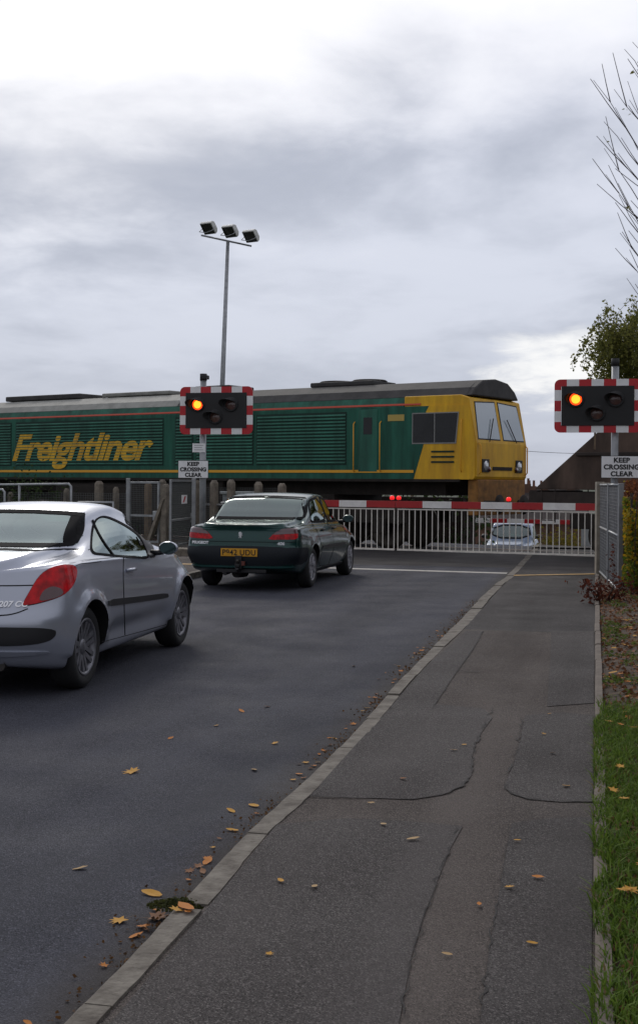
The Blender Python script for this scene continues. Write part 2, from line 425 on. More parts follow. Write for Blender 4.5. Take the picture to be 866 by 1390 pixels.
def kerb(name, n0, n1, t0, t1, zf, length=0.91, material=None, jit=0.004, gap=0.006, under=-0.12):
    b = MB(); t = t0; rnd = random.Random(153)
    while t < t1:
        e = min(t+length, t1); dz = rnd.uniform(-jit, jit); dn = rnd.uniform(-jit, jit); k = 12 if name == 'kerb' else 3
        g0 = .075 if name == 'kerb' and abs(e-TJ) < .01 else gap
        ts = [t+(e-g0-t)*i/k for i in range(k+1)]; vs = []; fs = []
        for tt in ts:
            if name == 'kerb': n0, n1 = kn(tt)
            zt = zf(tt)+dz
            if name == 'kerb': q_ = .004*noise.noise((tt*9, 1, 1)); zt += .004*noise.noise((tt*7, 5, 1)); n0 += q_; n1 += .008*noise.noise((tt*8, 9, 1))
            for (n, z) in ((n0+dn, under), (n0+dn+0.004, zt-0.012), (n0+dn+0.018, zt), (n1+dn, zt), (n1+dn, under)):
                p = RD(n, tt); vs.append((p.x, p.y, H(p.x, p.y)+z))
        for i in range(k):
            for j in range(4):
                a = i*5+j; fs.append((a, a+5, a+6, a+1))
        fs += [(0, 1, 2, 3, 4), (k*5+4, k*5+3, k*5+2, k*5+1, k*5)]
        b.add(vs, fs, 0); t = e
    o = b.build(name, material or M_kerb); o['kind'] = 'structure'; return o
TJ = toR(P(243, 1226, .07))[1]
kerb('kerb', -1.50, -1.365, TJ-.91*9, 31, lambda t: kz(t)+0.006, jit=0.008, gap=0.010)
kerb('far_kerb', -1.50, -1.365, 31, 60, lambda t: 0.05)
kerb('left_kerb', -6.53, -6.385, -14, 28.4, lambda t: 0.10)
kerb('path_edging', 0.0, 0.055, -8, 22.0, lambda t: kz(t)+0.03+0.008*sin(t*2.1), 0.95, M_edging, 0.007, 0.012)
kerb('left_path_edging', -8.66, -8.6, -14, 28.4, lambda t: 0.11, 0.95, M_edging)

# footpath repairs and their tar seams
def path_sheet(name, px, material, lift=0.004, pts=None):
    q = []
    for p in (pts or [P(a, b, 0.07) for a, b in px]):
        n, t = toR(p); n = max(kn(t)[1]+.002, min(-0.002, n)); r = RD(n, t); q.append(Vector((n, t, 0)))
    q = densify(q, 0.12)
    # grid the patch so that it follows the path
    ol = [Vector((v.x, v.y)) for v in q]
    n0 = min(v.x for v in ol); n1 = max(v.x for v in ol); t0 = min(v.y for v in ol); t1 = max(v.y for v in ol)
    inner = [Vector((n0+(i+.5)*0.15, t0+(j+.5)*0.15)) for i in range(int((n1-n0)/0.15)+1) for j in range(int((t1-t0)/0.15)+1)]
    V, E, F_, *_ = geometry.delaunay_2d_cdt(ol+inner, [], [list(range(len(ol)))], 1, 1e-5)
    vs = []
    for v in V:
        p = RD(v.x, v.y); vs.append((p.x, p.y, H(p.x, p.y)+kz(v.y)+0.004*noise.noise((v.x*1.3, v.y*0.9, 0))*(1 if v.y < TSEAM else 0)+lift))
    b = MB(); b.add(vs, [tuple(f) for f in F_], 0, True); o = b.build(name, material, fix=False)
    bm = bmesh.new(); bm.from_mesh(o.data)
    for f in bm.faces:
        if f.normal.z < 0: f.normal_flip()
    bm.to_mesh(o.data); bm.free(); o['kind'] = 'structure'; return o
def seam(px, width=0.012, lift=0.007, wob=0.022, name='tar_seam'):
    q = [toR(P(a, b, 0.07)) for a, b in px]
    width *= .48; q = densify(chaikin([Vector((a, b, 0)) for a, b in q], 2, False), 0.025, False); vs = []; fs = []
    for i, v in enumerate(q):
        d = (q[min(i+1, len(q)-1)]-q[max(i-1, 0)]).normalized(); nn = Vector((-d.y, d.x, 0))
        ww = width*max(.02, 0.55+1.6*noise.noise(v*5)); c = v+nn*wob*noise.noise(v*14+Vector((5, 5, 0)))
        for sg in (-1, 1):
            r = c+nn*sg*ww/2; p = RD(max(kn(r.y)[1]+.002, min(-0.003, r.x)), r.y)
            vs.append((p.x, p.y, H(p.x, p.y)+kz(r.y)+0.004*noise.noise((r.x*1.3, r.y*0.9, 0))+lift))
    for i in range(len(q)-1): fs.append((2*i, 2*i+1, 2*i+3, 2*i+2))
    b = MB(); b.add(vs, fs, 0); o = b.build(name, M_seam, fix=False)
    bm = bmesh.new(); bm.from_mesh(o.data)
    for f in bm.faces:
        if f.normal.z < 0: f.normal_flip()
    bm.to_mesh(o.data); bm.free(); o['kind'] = 'structure'
    return o
patchA = [(505, 962), (560, 955), (612, 958), (655, 962), (668, 975), (648, 1002), (640, 1030), (640, 1052), (628, 1068), (600, 1080), (560, 1086), (480, 1084), (405, 1080)]
patchB = [(712, 972), (760, 968), (806, 972), (806, 1090), (760, 1090), (715, 1086), (692, 1078), (684, 1068), (696, 1040), (706, 1005)]
patchC = [(365, 1120), (470, 1112), (560, 1116), (628, 1122), (612, 1150), (594, 1195), (575, 1245), (558, 1300), (525, 1480), (60, 1500)]
patchD = [(694, 1118), (740, 1112), (806, 1110), (808, 1480), (640, 1480), (662, 1300), (676, 1220), (686, 1160)]
patchE = [(632, 857), (656, 857), (640, 885), (618, 915), (588, 960), (505, 960), (560, 905)]
patchF = [(748, 857), (808, 857), (808, 955), (742, 960), (746, 900)]
for q in (patchA, patchB, patchC, patchD, patchE, patchF): path_sheet('path_patch', q, M_patch)
seam([(668, 962), (650, 1000), (640, 1025), (642, 1050), (628, 1068), (600, 1080), (560, 1087), (480, 1085), (400, 1082)], 0.022)
seam([(708, 975), (702, 1020), (690, 1048), (683, 1066), (692, 1079), (720, 1087), (806, 1090)], 0.018)
seam([(620, 1124), (606, 1160), (590, 1205), (572, 1255), (556, 1310), (545, 1390)], 0.012)
seam([(690, 1122), (684, 1170), (672, 1240), (660, 1310), (650, 1390)], 0.010)
seam([(632, 857), (720, 856), (808, 857)], 0.02)
seam([(586, 962), (618, 915), (640, 885), (656, 857)], 0.012)
seam([(505, 958), (560, 952), (600, 956), (700, 965), (806, 962)], 0.008)
seam([(556, 912), (600, 911), (655, 913)], 0.03, wob=0.03)
seam([(360, 1116), (470, 1110), (560, 1114), (630, 1120)], 0.007)
seam([(694, 1117), (740, 1111), (806, 1108)], 0.006)

def marking(name, pts, z, material):
    q = []
    for a, b in pts:
        p = RD(a, b); q.append((p.x, p.y, H(p.x, p.y)+z))
    return flat_poly(name, q, material)
# stop line, its yellow continuation over the path, line beyond
a0 = toR(P(692, 779.3)); a1 = toR(P(490, 773.2)); sl = (a1[1]-a0[1])/(a1[0]-a0[0])
def TL(n, off=0): return a0[1]+sl*(n-a0[0])+off
marking('stop_line', [(-6.38, TL(-6.38)), (-1.52, TL(-1.52)), (-1.52, TL(-1.52, 0.30)), (-6.38, TL(-6.38, 0.30))], 0.004, M_white)
c0 = toR(P(694, 781, .02)); c1 = toR(P(808, 779, .02)); s2 = (c1[1]-c0[1])/(c1[0]-c0[0])
marking('path_line', [(-1.36, c0[1]-0.1), (-0.005, c0[1]-0.1+s2*1.36), (-0.005, c0[1]+0.12+s2*1.36), (-1.36, c0[1]+0.12)], 0.022, M_yellow)
c2 = toR(P(250, 766, .09)); marking('left_path_line', [(-8.58, c2[1]-.1), (-6.54, c2[1]-.1), (-6.54, c2[1]+.15), (-8.58, c2[1]+.15)], 0.095, M_yellow)

# railway
struct(MB().add([tuple(TR(s, m, z)) for s in (-120, 60) for (m, z) in ((-2.6, -0.16), (-1.7, -0.06), (1.7, -0.06), (2.6, -0.16))],
       [(0, 1, 5, 4), (1, 2, 6, 5), (2, 3, 7, 6)]).build('ballast_bed', M_ballast, fix=False))
M_rail = mat('rail_steel', (0.16, 0.10, 0.07), 0.45, 0.7, var=0.3)
M_sleeper = mat('sleeper_concrete', (0.2, 0.19, 0.17), 0.9, var=0.3)
tr = thing('railway_track', 'single railway track on ballast running under the green locomotive', 'railway track', (T0.x, T0.y, 0), TANG)
for sg in (-1, 1):
    MB().prism([(sg*0.7525-.07, -.15), (sg*0.7525+.07, -.15), (sg*0.7525+.07, -.13), (sg*0.7525+.012, -.11), (sg*0.7525+.012, -.03), (sg*0.7525+.036, -.02), (sg*0.7525+.036, .012),
                (sg*0.7525-.036, .012), (sg*0.7525-.036, -.02), (sg*0.7525-.012, -.03), (sg*0.7525-.012, -.11), (sg*0.7525-.07, -.13)], -120, 60, 'yz').build('rail', M_rail, tr)
sl0 = MB().box(-.12, .12, -1.25, 1.25, -.2, -.045).build('sleeper', M_sleeper, tr)
sl0.location.x = -24
for i in range(1, 60):
    c = sl0.copy(); COL.objects.link(c); c.parent = tr; c.location.x = -24+i*0.65
# ------------------------------------------------------------ cars
def metallic(name, col, flake=0.55, rough=0.32, coat=0.9):
    m = mat(name, col, rough, flake, var=0.04, vscale=3, coat=coat, spec=0.5); return m
M_silver = metallic('silver_paint', (0.40, 0.425, 0.495), 0.55, 0.30, 1.0)
M_dgreen = metallic('dark_green_paint', (0.003, 0.040, 0.035), 0.5, 0.25, 0.5)
M_seal = mat('seal_rubber', (0.010, 0.010, 0.011), 0.85, spec=0.15)
M_pale = metallic('pale_blue_paint', (0.17, 0.22, 0.31), 0.1, 0.4, 0.4)
M_black = mat('matt_black', (0.018, 0.018, 0.019), 0.7)
M_rub = mat('black_rubber', (0.016, 0.016, 0.017), 0.8, bump=0.15, bscale=90)
M_trim = mat('black_trim', (0.013, 0.013, 0.015), 0.48)
M_bumper = mat('dark_bumper_plastic', (0.007, 0.010, 0.014), 0.6, spec=.25)
M_well = mat('wheel_well_black', (0.006, 0.006, 0.006), 0.95)
M_alloy = mat('alloy', (0.40, 0.40, 0.43), 0.35, 0.8, var=0.1, vscale=20)
M_alloy2 = mat('dirty_alloy', (0.20, 0.20, 0.22), 0.5, 0.7, var=0.35, vscale=18)
M_chrome = mat('chrome', (0.7, 0.7, 0.72), 0.12, 1.0)
M_glass = glass('car_glass', (0.55, 0.74, 0.68), alpha=1.0)
M_glass2 = glass('side_glass', (0.16, 0.27, 0.27), alpha=2.2)
M_seat = mat('seat_cloth', (0.03, 0.032, 0.035), 0.9)
M_red = mat('red_lens', (0.42, 0.003, 0.007), 0.18, coat=0.0, var=0.55, vscale=13, detail=2, spec=.3)
M_redd = mat('dark_red_lens', (0.055, 0.004, 0.008), 0.1, coat=1.0)
M_smoke = mat('smoked_lens', (0.10, 0.045, 0.05), 0.1, coat=1.0)
M_lamp = mat('clear_lens', (0.5, 0.52, 0.55), 0.08, 0.3, coat=1.0)
M_plate = mat('yellow_plate', (0.62, 0.30, 0.015), 0.4)
M_ink = mat('black_ink', (0.008, 0.008, 0.008), 0.5)
M_steel = mat('galvanised_steel', (0.30, 0.31, 0.32), 0.5, 0.55, var=0.25, vscale=6)

def bspline_section(ctrl, nv):
    """uniform cubic b-spline, clamped by repeating its ends"""
    c = [ctrl[0]]*2+list(ctrl)+[ctrl[-1]]*2; seg = len(c)-3; out = []
    for k in range(nv+1):
        u = seg*k/nv; i = min(int(u), seg-1); t = u-i
        w0 = (1-t)**3/6; w1 = (3*t**3-6*t*t+4)/6; w2 = (-3*t**3+3*t*t+3*t+1)/6; w3 = t**3/6
        out.append((w0*c[i][0]+w1*c[i+1][0]+w2*c[i+2][0]+w3*c[i+3][0], w0*c[i][1]+w1*c[i+1][1]+w2*c[i+2][1]+w3*c[i+3][1]))
    return out

def car_shell(C, NV=84):
    L = C['L']; xs = []
    rcr, rcf, pw = C['rcr'], C['rcf'], C['pw']
    KR = 18
    for k in range(KR):
        th = (pi/2)*k/KR; xs.append((rcr*(1-cos(th)**(2/pw)), sin(th)**(2/pw)))
    n = 110
    for k in range(n+1): xs.append((rcr+(L-rcr-rcf)*k/n, 1.0))
    for k in range(KR-1, -1, -1):
        th = (pi/2)*k/KR; xs.append((L-rcf*(1-cos(th)**(2/pw)), sin(th)**(2/pw)))
    rows = []
    for x, W in xs:
        zb, ysill, ymax, zmid, ysh, zsh, ygl, zgl, yr, zr, zt = cat_rom(C['st'], x)
        ctrl = [(0, zb), (ysill-.25, zb), (ysill-.03, zb), (ysill, zb+.05), (ysill+.02, zb+.13), ((ysill+ymax)/2+.02, (zb+.13+zmid)/2), (ymax, zmid-.04), (ymax, zmid+.08),
                ((ymax+ysh)/2+.008, (zmid+zsh)/2+.06), (ysh+.006, zsh-.035), (ysh+.002, zsh-.004), (ysh-.008, zsh+.006), (ysh-.05, zsh+.012), (ygl, zgl), (yr+.03, zr-.09), (yr+.004, zr-.008), (yr-.02, zr+.008), (yr-.10, zr+.5*(zt-zr)+.004), (yr*.5, zt-.004), (0, zt)]
        sec = bspline_section(ctrl, NV); row = []
        for (y, z) in sec:
            dr = cat_rom(C['rear'], z)[0]; df = cat_rom(C['front'], z)[0]
            xx = x + dr*max(0, 1-x/0.8)**2 - df*max(0, 1-(L-x)/1.0)**2
            for ax in C['axles']:
                r = sqrt((xx-ax)**2+(z-C['wr'])**2)
                if z > zb+.1 and z < zsh: y += C['flare']*math.exp(-((r-C['ar'])/.06)**2) * (1 if y > .5 else 0)
            cr = C.get('crease')
            if cr and y > .5:
                y -= cr[2]*math.exp(-((z-cr[0])/cr[1])**2)*sstep(xx, C['axles'][0]+.45, C['axles'][0]+.65)*(1-sstep(xx, C['axles'][1]-.65, C['axles'][1]-.4))
            row.append((xx-L/2, y*W, z))
        rows.append(row)
    bm = bmesh.new(); V = {}
    for sg in (1, -1):
        for i, row in enumerate(rows):
            for j, (x, y, z) in enumerate(row):
                mid = (abs(y) < 1e-6)
                if sg == -1 and mid: V[(sg, i, j)] = V[(1, i, j)]
                else: V[(sg, i, j)] = bm.verts.new((x, -sg*y, z))     # sg=1: right-hand side (-y)
    for sg in (1, -1):
        for i in range(len(rows)-1):
            for j in range(NV):
                q = [V[(sg, i, j)], V[(sg, i+1, j)], V[(sg, i+1, j+1)], V[(sg, i, j+1)]]
                u = []
                for v in q:
                    if v not in u: u.append(v)
                if len(u) > 2:
                    try: bm.faces.new(u if sg == 1 else u[::-1])
                    except ValueError: pass
    bmesh.ops.remove_doubles(bm, verts=bm.verts, dist=1e-5)
    bmesh.ops.recalc_face_normals(bm, faces=bm.faces)
    me = bpy.data.meshes.new('shell'); bm.to_mesh(me); bm.free(); return me

class Car:
    def __init__(s, C, name, label, cat, loc, heading, paint, well=True):
        s.C = C; s.L = C['L']
        s.root = thing(name, label, cat, loc, pi/2-heading)        # local +x forward; heading measured from +Y to +X
        s.M = Matrix.Translation(Vector(loc)) @ Matrix.Rotation(pi/2-heading, 4, 'Z'); s.Mi = s.M.inverted()
        me = car_shell(C)
        bm = bmesh.new(); bm.from_mesh(me); s.bvh = BVHTree.FromBMesh(bm); bm.free()
        me.materials.append(paint); me.materials.append(M_well)
        for p in me.polygons: p.use_smooth = True
        o = bpy.data.objects.new('shell', me); COL.objects.link(o)
        cut = MB()
        for ax in C['axles']:
            for sg in (-1, 1):
                cut.lathe([(0, sg*.50), (C['ar'], sg*.50), (C['ar'], sg*1.2), (0, sg*1.2)], 'y', 40, (ax-s.L/2, 0, C['wr']), 1, smooth=False)
        co = cut.build('cut', [M_well, M_well])
        bm = bmesh.new(); bm.from_mesh(co.data); bmesh.ops.remove_doubles(bm, verts=bm.verts, dist=1e-5); bmesh.ops.recalc_face_normals(bm, faces=bm.faces); bm.to_mesh(co.data); bm.free()
        md = o.modifiers.new('b', 'BOOLEAN'); md.object = co; md.operation = 'DIFFERENCE'; md.solver = 'EXACT'
        dg = bpy.context.evaluated_depsgraph_get(); dg.update()
        nm = bpy.data.meshes.new_from_object(o.evaluated_get(dg)); nm.name = 'body'
        o.modifiers.clear(); bpy.data.objects.remove(o); bpy.data.objects.remove(co)
        nm.set_sharp_from_angle(angle=R_(38))
        s.body = bpy.data.objects.new('body', nm); COL.objects.link(s.body); s.body.parent = s.root
        s.glasses = []
    # ray generators
    def side(s, sg=-1):    # (x from rear bumper, z), seen from the side (sg=-1 right side)
        return lambda a, b: (Vector((a-s.L/2, sg*2.0, b)), Vector((0, -sg, 0)))
    def back(s): return lambda a, b: (Vector((-s.L/2-2, a, b)), Vector((1, 0, 0)))
    def front(s): return lambda a, b: (Vector((s.L/2+2, a, b)), Vector((-1, 0, 0)))
    def top(s): return lambda a, b: (Vector((a-s.L/2, b, 3)), Vector((0, 0, -1)))
    def photo(s):          # a pixel of the photograph -> its line of sight in the car's frame
        o = s.Mi @ Vector((0, 0, EYE)); R3 = s.Mi.to_3x3()
        return lambda a, b: (o, (R3 @ ray(a, b)).normalized())
    def obl(s, sg, ang):   # (distance along, z) seen from the rear corner, ang from the rear axis
        d = Vector((cos(ang), -sg*sin(ang), 0)); u = Vector((sin(ang), sg*cos(ang), 0))
        return lambda a, b: (Vector((-s.L/2, 0, 0))+u*a-d*3+Vector((0, 0, b)), d)
    def patch(s, outline, proj, name, material, step, off=0.004, parent=None, rounds=2, mirror=False, skirt=0.012, keep=False, dens=None, bvh=None):
        ol = chaikin([Vector((a, b)) for a, b in outline], rounds) if rounds else [Vector(p) for p in outline]
        ol = [Vector((p.x, p.y)) for p in densify(ol, dens or step)]
        n0 = min(v.x for v in ol); n1 = max(v.x for v in ol); t0 = min(v.y for v in ol); t1 = max(v.y for v in ol)
        inner = [Vector((n0+(i+.5)*step, t0+(j+.5)*step)) for i in range(int((n1-n0)/step)+1) for j in range(int((t1-t0)/step)+1)]
        V, E, F_, *_ = geometry.delaunay_2d_cdt(ol+inner, [], [list(range(len(ol)))], 1, 1e-6)
        pts = []; bv = bvh or s.bvh; last = None
        for v in V:
            o, d = proj(v.x, v.y); h, nn, idx, dist = bv.ray_cast(o, d)
            if h is None:
                h, nn, idx, dist = bv.find_nearest(o+d*((Vector((0, 0, .7))-o).dot(d)))
            if nn.dot(d) > 0: nn = -nn
            pts.append((h, nn))
        bm = bmesh.new(); bv_ = [bm.verts.new(h+nn*off) for h, nn in pts]
        for f in F_:
            if len(set(f)) > 2:
                try: bm.faces.new([bv_[i] for i in f])
                except ValueError: pass
        bm.normal_update()
        # face outwards
        for f in bm.faces:
            i = bv_.index(f.verts[0]) if False else None
        d0 = proj(ol[0].x, ol[0].y)[1]
        c = sum((f.normal.dot(d0) for f in bm.faces), 0)
        if c > 0: bmesh.ops.reverse_faces(bm, faces=bm.faces)
        for v in [v for v in bm.verts if not v.link_faces]: bm.verts.remove(v)
        g = bm.copy() if keep else None
        if skirt:
            bd = [e for e in bm.edges if e.is_boundary]
            r = bmesh.ops.extrude_edge_only(bm, edges=bd)
            nv = [v for v in r['geom'] if isinstance(v, bmesh.types.BMVert)]
            nrm = {tuple(round(x, 6) for x in (h+nn*off)): nn for h, nn in pts}
            for v in nv:
                nn = nrm.get(tuple(round(x, 6) for x in v.co))
                v.co -= (nn if nn else Vector((0, 0, 1)))*(skirt)
        for f in bm.faces: f.smooth = True
        me = bpy.data.meshes.new(name); bm.to_mesh(me)
        me.set_sharp_from_angle(angle=R_(50)); me.materials.append(material)
        o = bpy.data.objects.new(name, me); COL.objects.link(o); o.parent = parent or s.root
        outs = [o]
        if mirror:
            bm2 = bmesh.new(); bm2.from_mesh(me)
            for v in bm2.verts: v.co.y = -v.co.y
            bmesh.ops.reverse_faces(bm2, faces=bm2.faces); me2 = bpy.data.meshes.new(name); bm2.to_mesh(me2); bm2.free()
            me2.materials.append(material); me2.set_sharp_from_angle(angle=R_(50))
            o2 = bpy.data.objects.new(name, me2); COL.objects.link(o2); o2.parent = parent or s.root; outs.append(o2)
        if keep:
            s.glasses.append(BVHTree.FromBMesh(g))
            if mirror:
                for v in g.verts: v.co.y = -v.co.y
                s.glasses.append(BVHTree.FromBMesh(g))
            g.free()
        bm.free()
        return outs
    def ribbon(s, line, width, proj, name, material, step=None, closed=False, off=0.0025, rounds=2, parent=None, mirror=False, skirt=0.006, dens=None):
        q = chaikin([Vector(p) for p in line], rounds, closed) if rounds else [Vector(p) for p in line]
        q = densify(q, dens or (step or width*2), closed); n = len(q); a = []; b = []
        for i, v in enumerate(q):
            p0 = q[(i-1) % n] if (closed or i > 0) else v; p1 = q[(i+1) % n] if (closed or i < n-1) else v
            d = (p1-p0).normalized(); nn = Vector((-d.y, d.x)); a.append(v+nn*width/2); b.append(v-nn*width/2)
        pts = []
        for p in a+b:
            o, d = proj(p.x, p.y); h, nn, *_ = s.bvh.ray_cast(o, d)
            if h is None: h, nn, *_ = s.bvh.find_nearest(o+d*((Vector((0, 0, .7))-o).dot(d)))
            pts.append((h, nn if nn.dot(d) < 0 else -nn, d))
        outs = []
        for sg in ((1, -1) if mirror else (1,)):
            vs = [(h+nn*off) for h, nn, d in pts]+[(h-nn*skirt) for h, nn, d in pts]
            if sg == -1: vs = [Vector((v.x, -v.y, v.z)) for v in vs]
            fs = []; m = n if closed else n-1
            for i in range(m):
                j = (i+1) % n
                fs += [(i, j, n+j, n+i), (i, 2*n+i, 2*n+j, j), (n+i, n+j, 3*n+j, 3*n+i), (2*n+i, 3*n+i, 3*n+j, 2*n+j)]
            if not closed: fs += [(0, n, 3*n, 2*n), (n-1, 3*n-1, 4*n-1, 2*n-1)]
            bb = MB(); bb.add(vs, fs, 0, False); outs.append(bb.build(name, material, parent or s.root))
        return outs
    def open_windows(s, tol=0.012):
        me = s.body.data; bm = bmesh.new(); bm.from_mesh(me); kill = []
        for f in bm.faces:
            c = f.calc_center_median()
            if c.z < .6 or f.material_index == 1: continue
            for g in s.glasses:
                h = g.find_nearest(c, 0.02)
                if h[0] is not None and h[3] < tol and all((g.find_nearest(v.co, 0.05)[3] or 1) < tol for v in f.verts):
                    kill.append(f); break
        bmesh.ops.delete(bm, geom=kill, context='FACES'); bm.to_mesh(me); bm.free()
    def wheels(s, kind='seven', width=0.205, ry=0.745, mrim=None):
        wr = s.C['wr']; rr = s.C['rim']
        def wheel():
            e = bpy.data.objects.new('wheel', None); COL.objects.link(e); e.empty_display_size = .1
            hw = width/2
            t = MB(); prof = [(rr-.01, -hw+.02), (rr+.01, -hw+.006), (rr+.045, -hw-.002), (wr-.03, -hw+.002), (wr-.008, -hw+.022), (wr, -hw+.05), (wr, hw-.05), (wr-.008, hw-.022), (wr-.03, hw-.002), (rr+.045, hw+.002), (rr+.01, hw-.006), (rr-.01, hw-.02)]
            t.lathe(prof, 'y', 48)
            for k in (-.035, 0, .035): t.lathe([(wr+.0005, k-.004), (wr-.006, k-.003), (wr-.006, k+.003), (wr+.0005, k+.004)], 'y', 48)
            t.build('tyre', M_rub, e)
            r = MB(); r.lathe([(rr-.012, hw-.03), (rr-.012, -hw+.03), (rr+.006, -hw+.008), (rr+.012, -hw+.012), (rr-.002, -hw+.002), (rr-.02, -hw+.012), (rr-.03, -hw+.06), (rr-.03, hw-.04)], 'y', 48)
            ns = {'seven': 7, 'cap': 9, 'plain': 6}[kind]
            if kind == 'seven':
                for k in range(ns):
                    a = 2*pi*k/ns
                    for off in (-.024, .024):
                        T = Matrix.Rotation(a, 4, 'Y')
                        x0, x1 = .05, rr-.012
                        v = [(off*.85-.017, -hw+.035, x0), (off*.85+.017, -hw+.035, x0), (off*1.35+.017, -hw+.012, x1), (off*1.35-.017, -hw+.012, x1)]
                        v2 = [(x, y+.03, z) for x, y, z in v]
                        r.add(v+v2, [(0, 1, 2, 3), (4, 7, 6, 5), (0, 4, 5, 1), (1, 5, 6, 2), (2, 6, 7, 3), (3, 7, 4, 0)], 0, False, T)
                r.lathe([(0, -hw+.022), (.03, -hw+.024), (.062, -hw+.034), (.068, -hw+.06)], 'y', 24)
                r.lathe([(.15, 0.0), (.13, .01), (.13, .02), (0, .02)], 'y', 24)
            else:
                r.lathe([(0, -hw+.03), (.05, -hw+.028), (.065, -hw+.018), (.10, -hw+.03), (rr-.045, -hw+.02), (rr-.02, -hw+.008)], 'y', 40)
                for k in range(ns):
                    a = 2*pi*k/ns; T = Matrix.Rotation(a, 4, 'Y')
                    r.add([(-.014, -hw+.008, .06), (.014, -hw+.008, .06), (.030, -hw+.002, rr-.03), (-.030, -hw+.002, rr-.03), (-.02, -hw+.035, .06), (.02, -hw+.035, .06), (.036, -hw+.035, rr-.03), (-.036, -hw+.035, rr-.03)],
                          [(0, 1, 2, 3), (0, 4, 5, 1), (1, 5, 6, 2), (2, 6, 7, 3), (3, 7, 4, 0)], 0, False, T)
            r.build('rim', mrim or M_alloy, e)
            d = MB(); d.lathe([(0, .01), (rr-.04, .01), (rr-.04, .03), (0, .03)], 'y', 32); d.build('brake_disc', M_well, e)
            return e
        w0 = wheel(); first = True
        for ax in s.C['axles']:
            for sg in (-1, 1):
                e = w0 if first else copy_tree(w0)
                first = False; e.parent = s.root; e.location = (ax-s.L/2, sg*ry, wr)
                e.rotation_euler = (0, R_(random.uniform(0, 60)), 0 if sg == -1 else pi)
    def interior(s, seats, dash_x, floor=0.35, wheel_y=-0.36, top=1.0, tint=M_seat):
        for (x, y) in seats:
            b = MB(); b.box(x-.28, x+.25, y-.25, y+.25, floor, .58); b.prism([(x-.30, .55), (x-.18, .55), (x-.30, top), (x-.38, top)], y-.23, y+.23)
            b.box(x-.36, x-.28, y-.12, y+.12, top+.03, top+.17); b.tube([(x-.32, y-.06, top-.02), (x-.32, y-.06, top+.05)], .008, 6); b.tube([(x-.32, y+.06, top-.02), (x-.32, y+.06, top+.05)], .008, 6)
            b.build('seat', tint, s.root, 0.03)
        b = MB(); b.prism([(dash_x-.05, .5), (dash_x+.4, .5), (dash_x+.4, .88), (dash_x+.1, .93), (dash_x-.05, .85)], -.62, .62); b.build('dashboard', M_trim, s.root, 0.03)
        T = Matrix.Translation((dash_x-.22, wheel_y, .95)) @ Matrix.Rotation(R_(65), 4, 'Y')
        b = MB(); b.tube([(T @ Vector((.18*cos(2*pi*k/24), .18*sin(2*pi*k/24), 0))) for k in range(25)], .014, 8, cap=False)
        b.cbox((0, 0, 0), (.1, .3, .03), 0, T); b.tube([T @ Vector((0, 0, 0)), T @ Vector((0, 0, .2))], .03, 8); b.build('steering_wheel', mat('wheel_grey', (0.12, 0.14, 0.14), 0.5), s.root)
    def mirror_(s, x, y, z, paint, sc=1.0):
        for sg in (-1, 1):
            b = MB(); prof = [(0, -.062), (.06, -.055), (.088, -.02), (.094, .03), (.085, .045)]
            T = Matrix.Translation((x-s.L/2, sg*(y+.11), z)) @ Matrix.Diagonal((1, 1.15, .78, 1)) @ Matrix.Rotation(0 if True else 0, 4, 'X')
            b.lathe([(r*sc, -h*sc) for r, h in prof], 'x', 24, T=T)
            m = b.build('wing_mirror', paint, s.root)
            g = MB(); g.lathe([(0, -.043*sc), (.083*sc, -.0425*sc)], 'x', 24, T=T); g.build('mirror_glass', mat('mirror_glass', (.05, .08, .085), .08, .5), m)
            k = MB(); k.tube([(x-s.L/2+.02, sg*(y-.06), z-.05), (x-s.L/2+.01, sg*(y+.06), z-.04)], [.03, .022], 8); k.build('mirror_arm', M_trim, m)

# --- silver coupe
wp = P(119.7, 878, .315); HS = R_(10.3)
#           x     zb   ysill ymax zmid ysh  zsh  ygl  zgl  yr   zr    zt
st_silver = [(0,    .25, .80, .85, .52, .76, .90, .66, .925, .44, .935, .94),
             (.15,  .22, .82, .865, .54, .79, .93, .69, .965, .46, .985, .99),
             (.45,  .18, .83, .875, .56, .81, .955, .71, 1.00, .48, 1.03, 1.04),
             (.85,  .20, .81, .875, .57, .82, .96, .72, 1.02, .50, 1.06, 1.065),
             (1.20, .19, .80, .875, .57, .82, .955, .73, 1.09, .55, 1.20, 1.235),
             (1.55, .19, .80, .87, .57, .815, .945, .725, 1.12, .56, 1.325, 1.375),
             (1.95, .19, .80, .87, .56, .81, .935, .72, 1.12, .56, 1.36, 1.405),
             (2.35, .19, .80, .87, .56, .805, .925, .71, 1.10, .55, 1.31, 1.365),
             (2.70, .19, .80, .87, .55, .80, .91, .70, 1.03, .53, 1.16, 1.20),
             (3.10, .19, .80, .87, .55, .79, .90, .70, .96, .52, 1.03, 1.06),
             (3.30, .20, .80, .87, .55, .78, .875, .69, .91, .50, .94, .96),
             (3.70, .22, .80, .86, .54, .74, .79, .64, .80, .45, .83, .85),
             (4.04, .26, .76, .82, .50, .68, .62, .56, .62, .40, .64, .66)]
CS = dict(L=4.04, rcr=.50, rcf=.75, pw=2.7, wr=.315, ar=.365, rim=.215, axles=(.74, 3.27), flare=.030, st=st_silver, crease=(.37, .08, .034),
          rear=[(.2, .12), (.30, .05), (.42, .0), (.56, .0), (.66, .05), (.8, .10), (.92, .15), (1.0, .20)],
          front=[(.2, .08), (.4, .0), (.6, .05), (.75, .22), (1.0, .5)])
def place_by_wheel(C, wp, heading, yo=.845, ax=0):
    x, y = C['axles'][ax]-C['L']/2, -yo
    a = pi/2-heading; return Vector((wp.x-(x*cos(a)-y*sin(a)), wp.y-(x*sin(a)+y*cos(a)), 0))
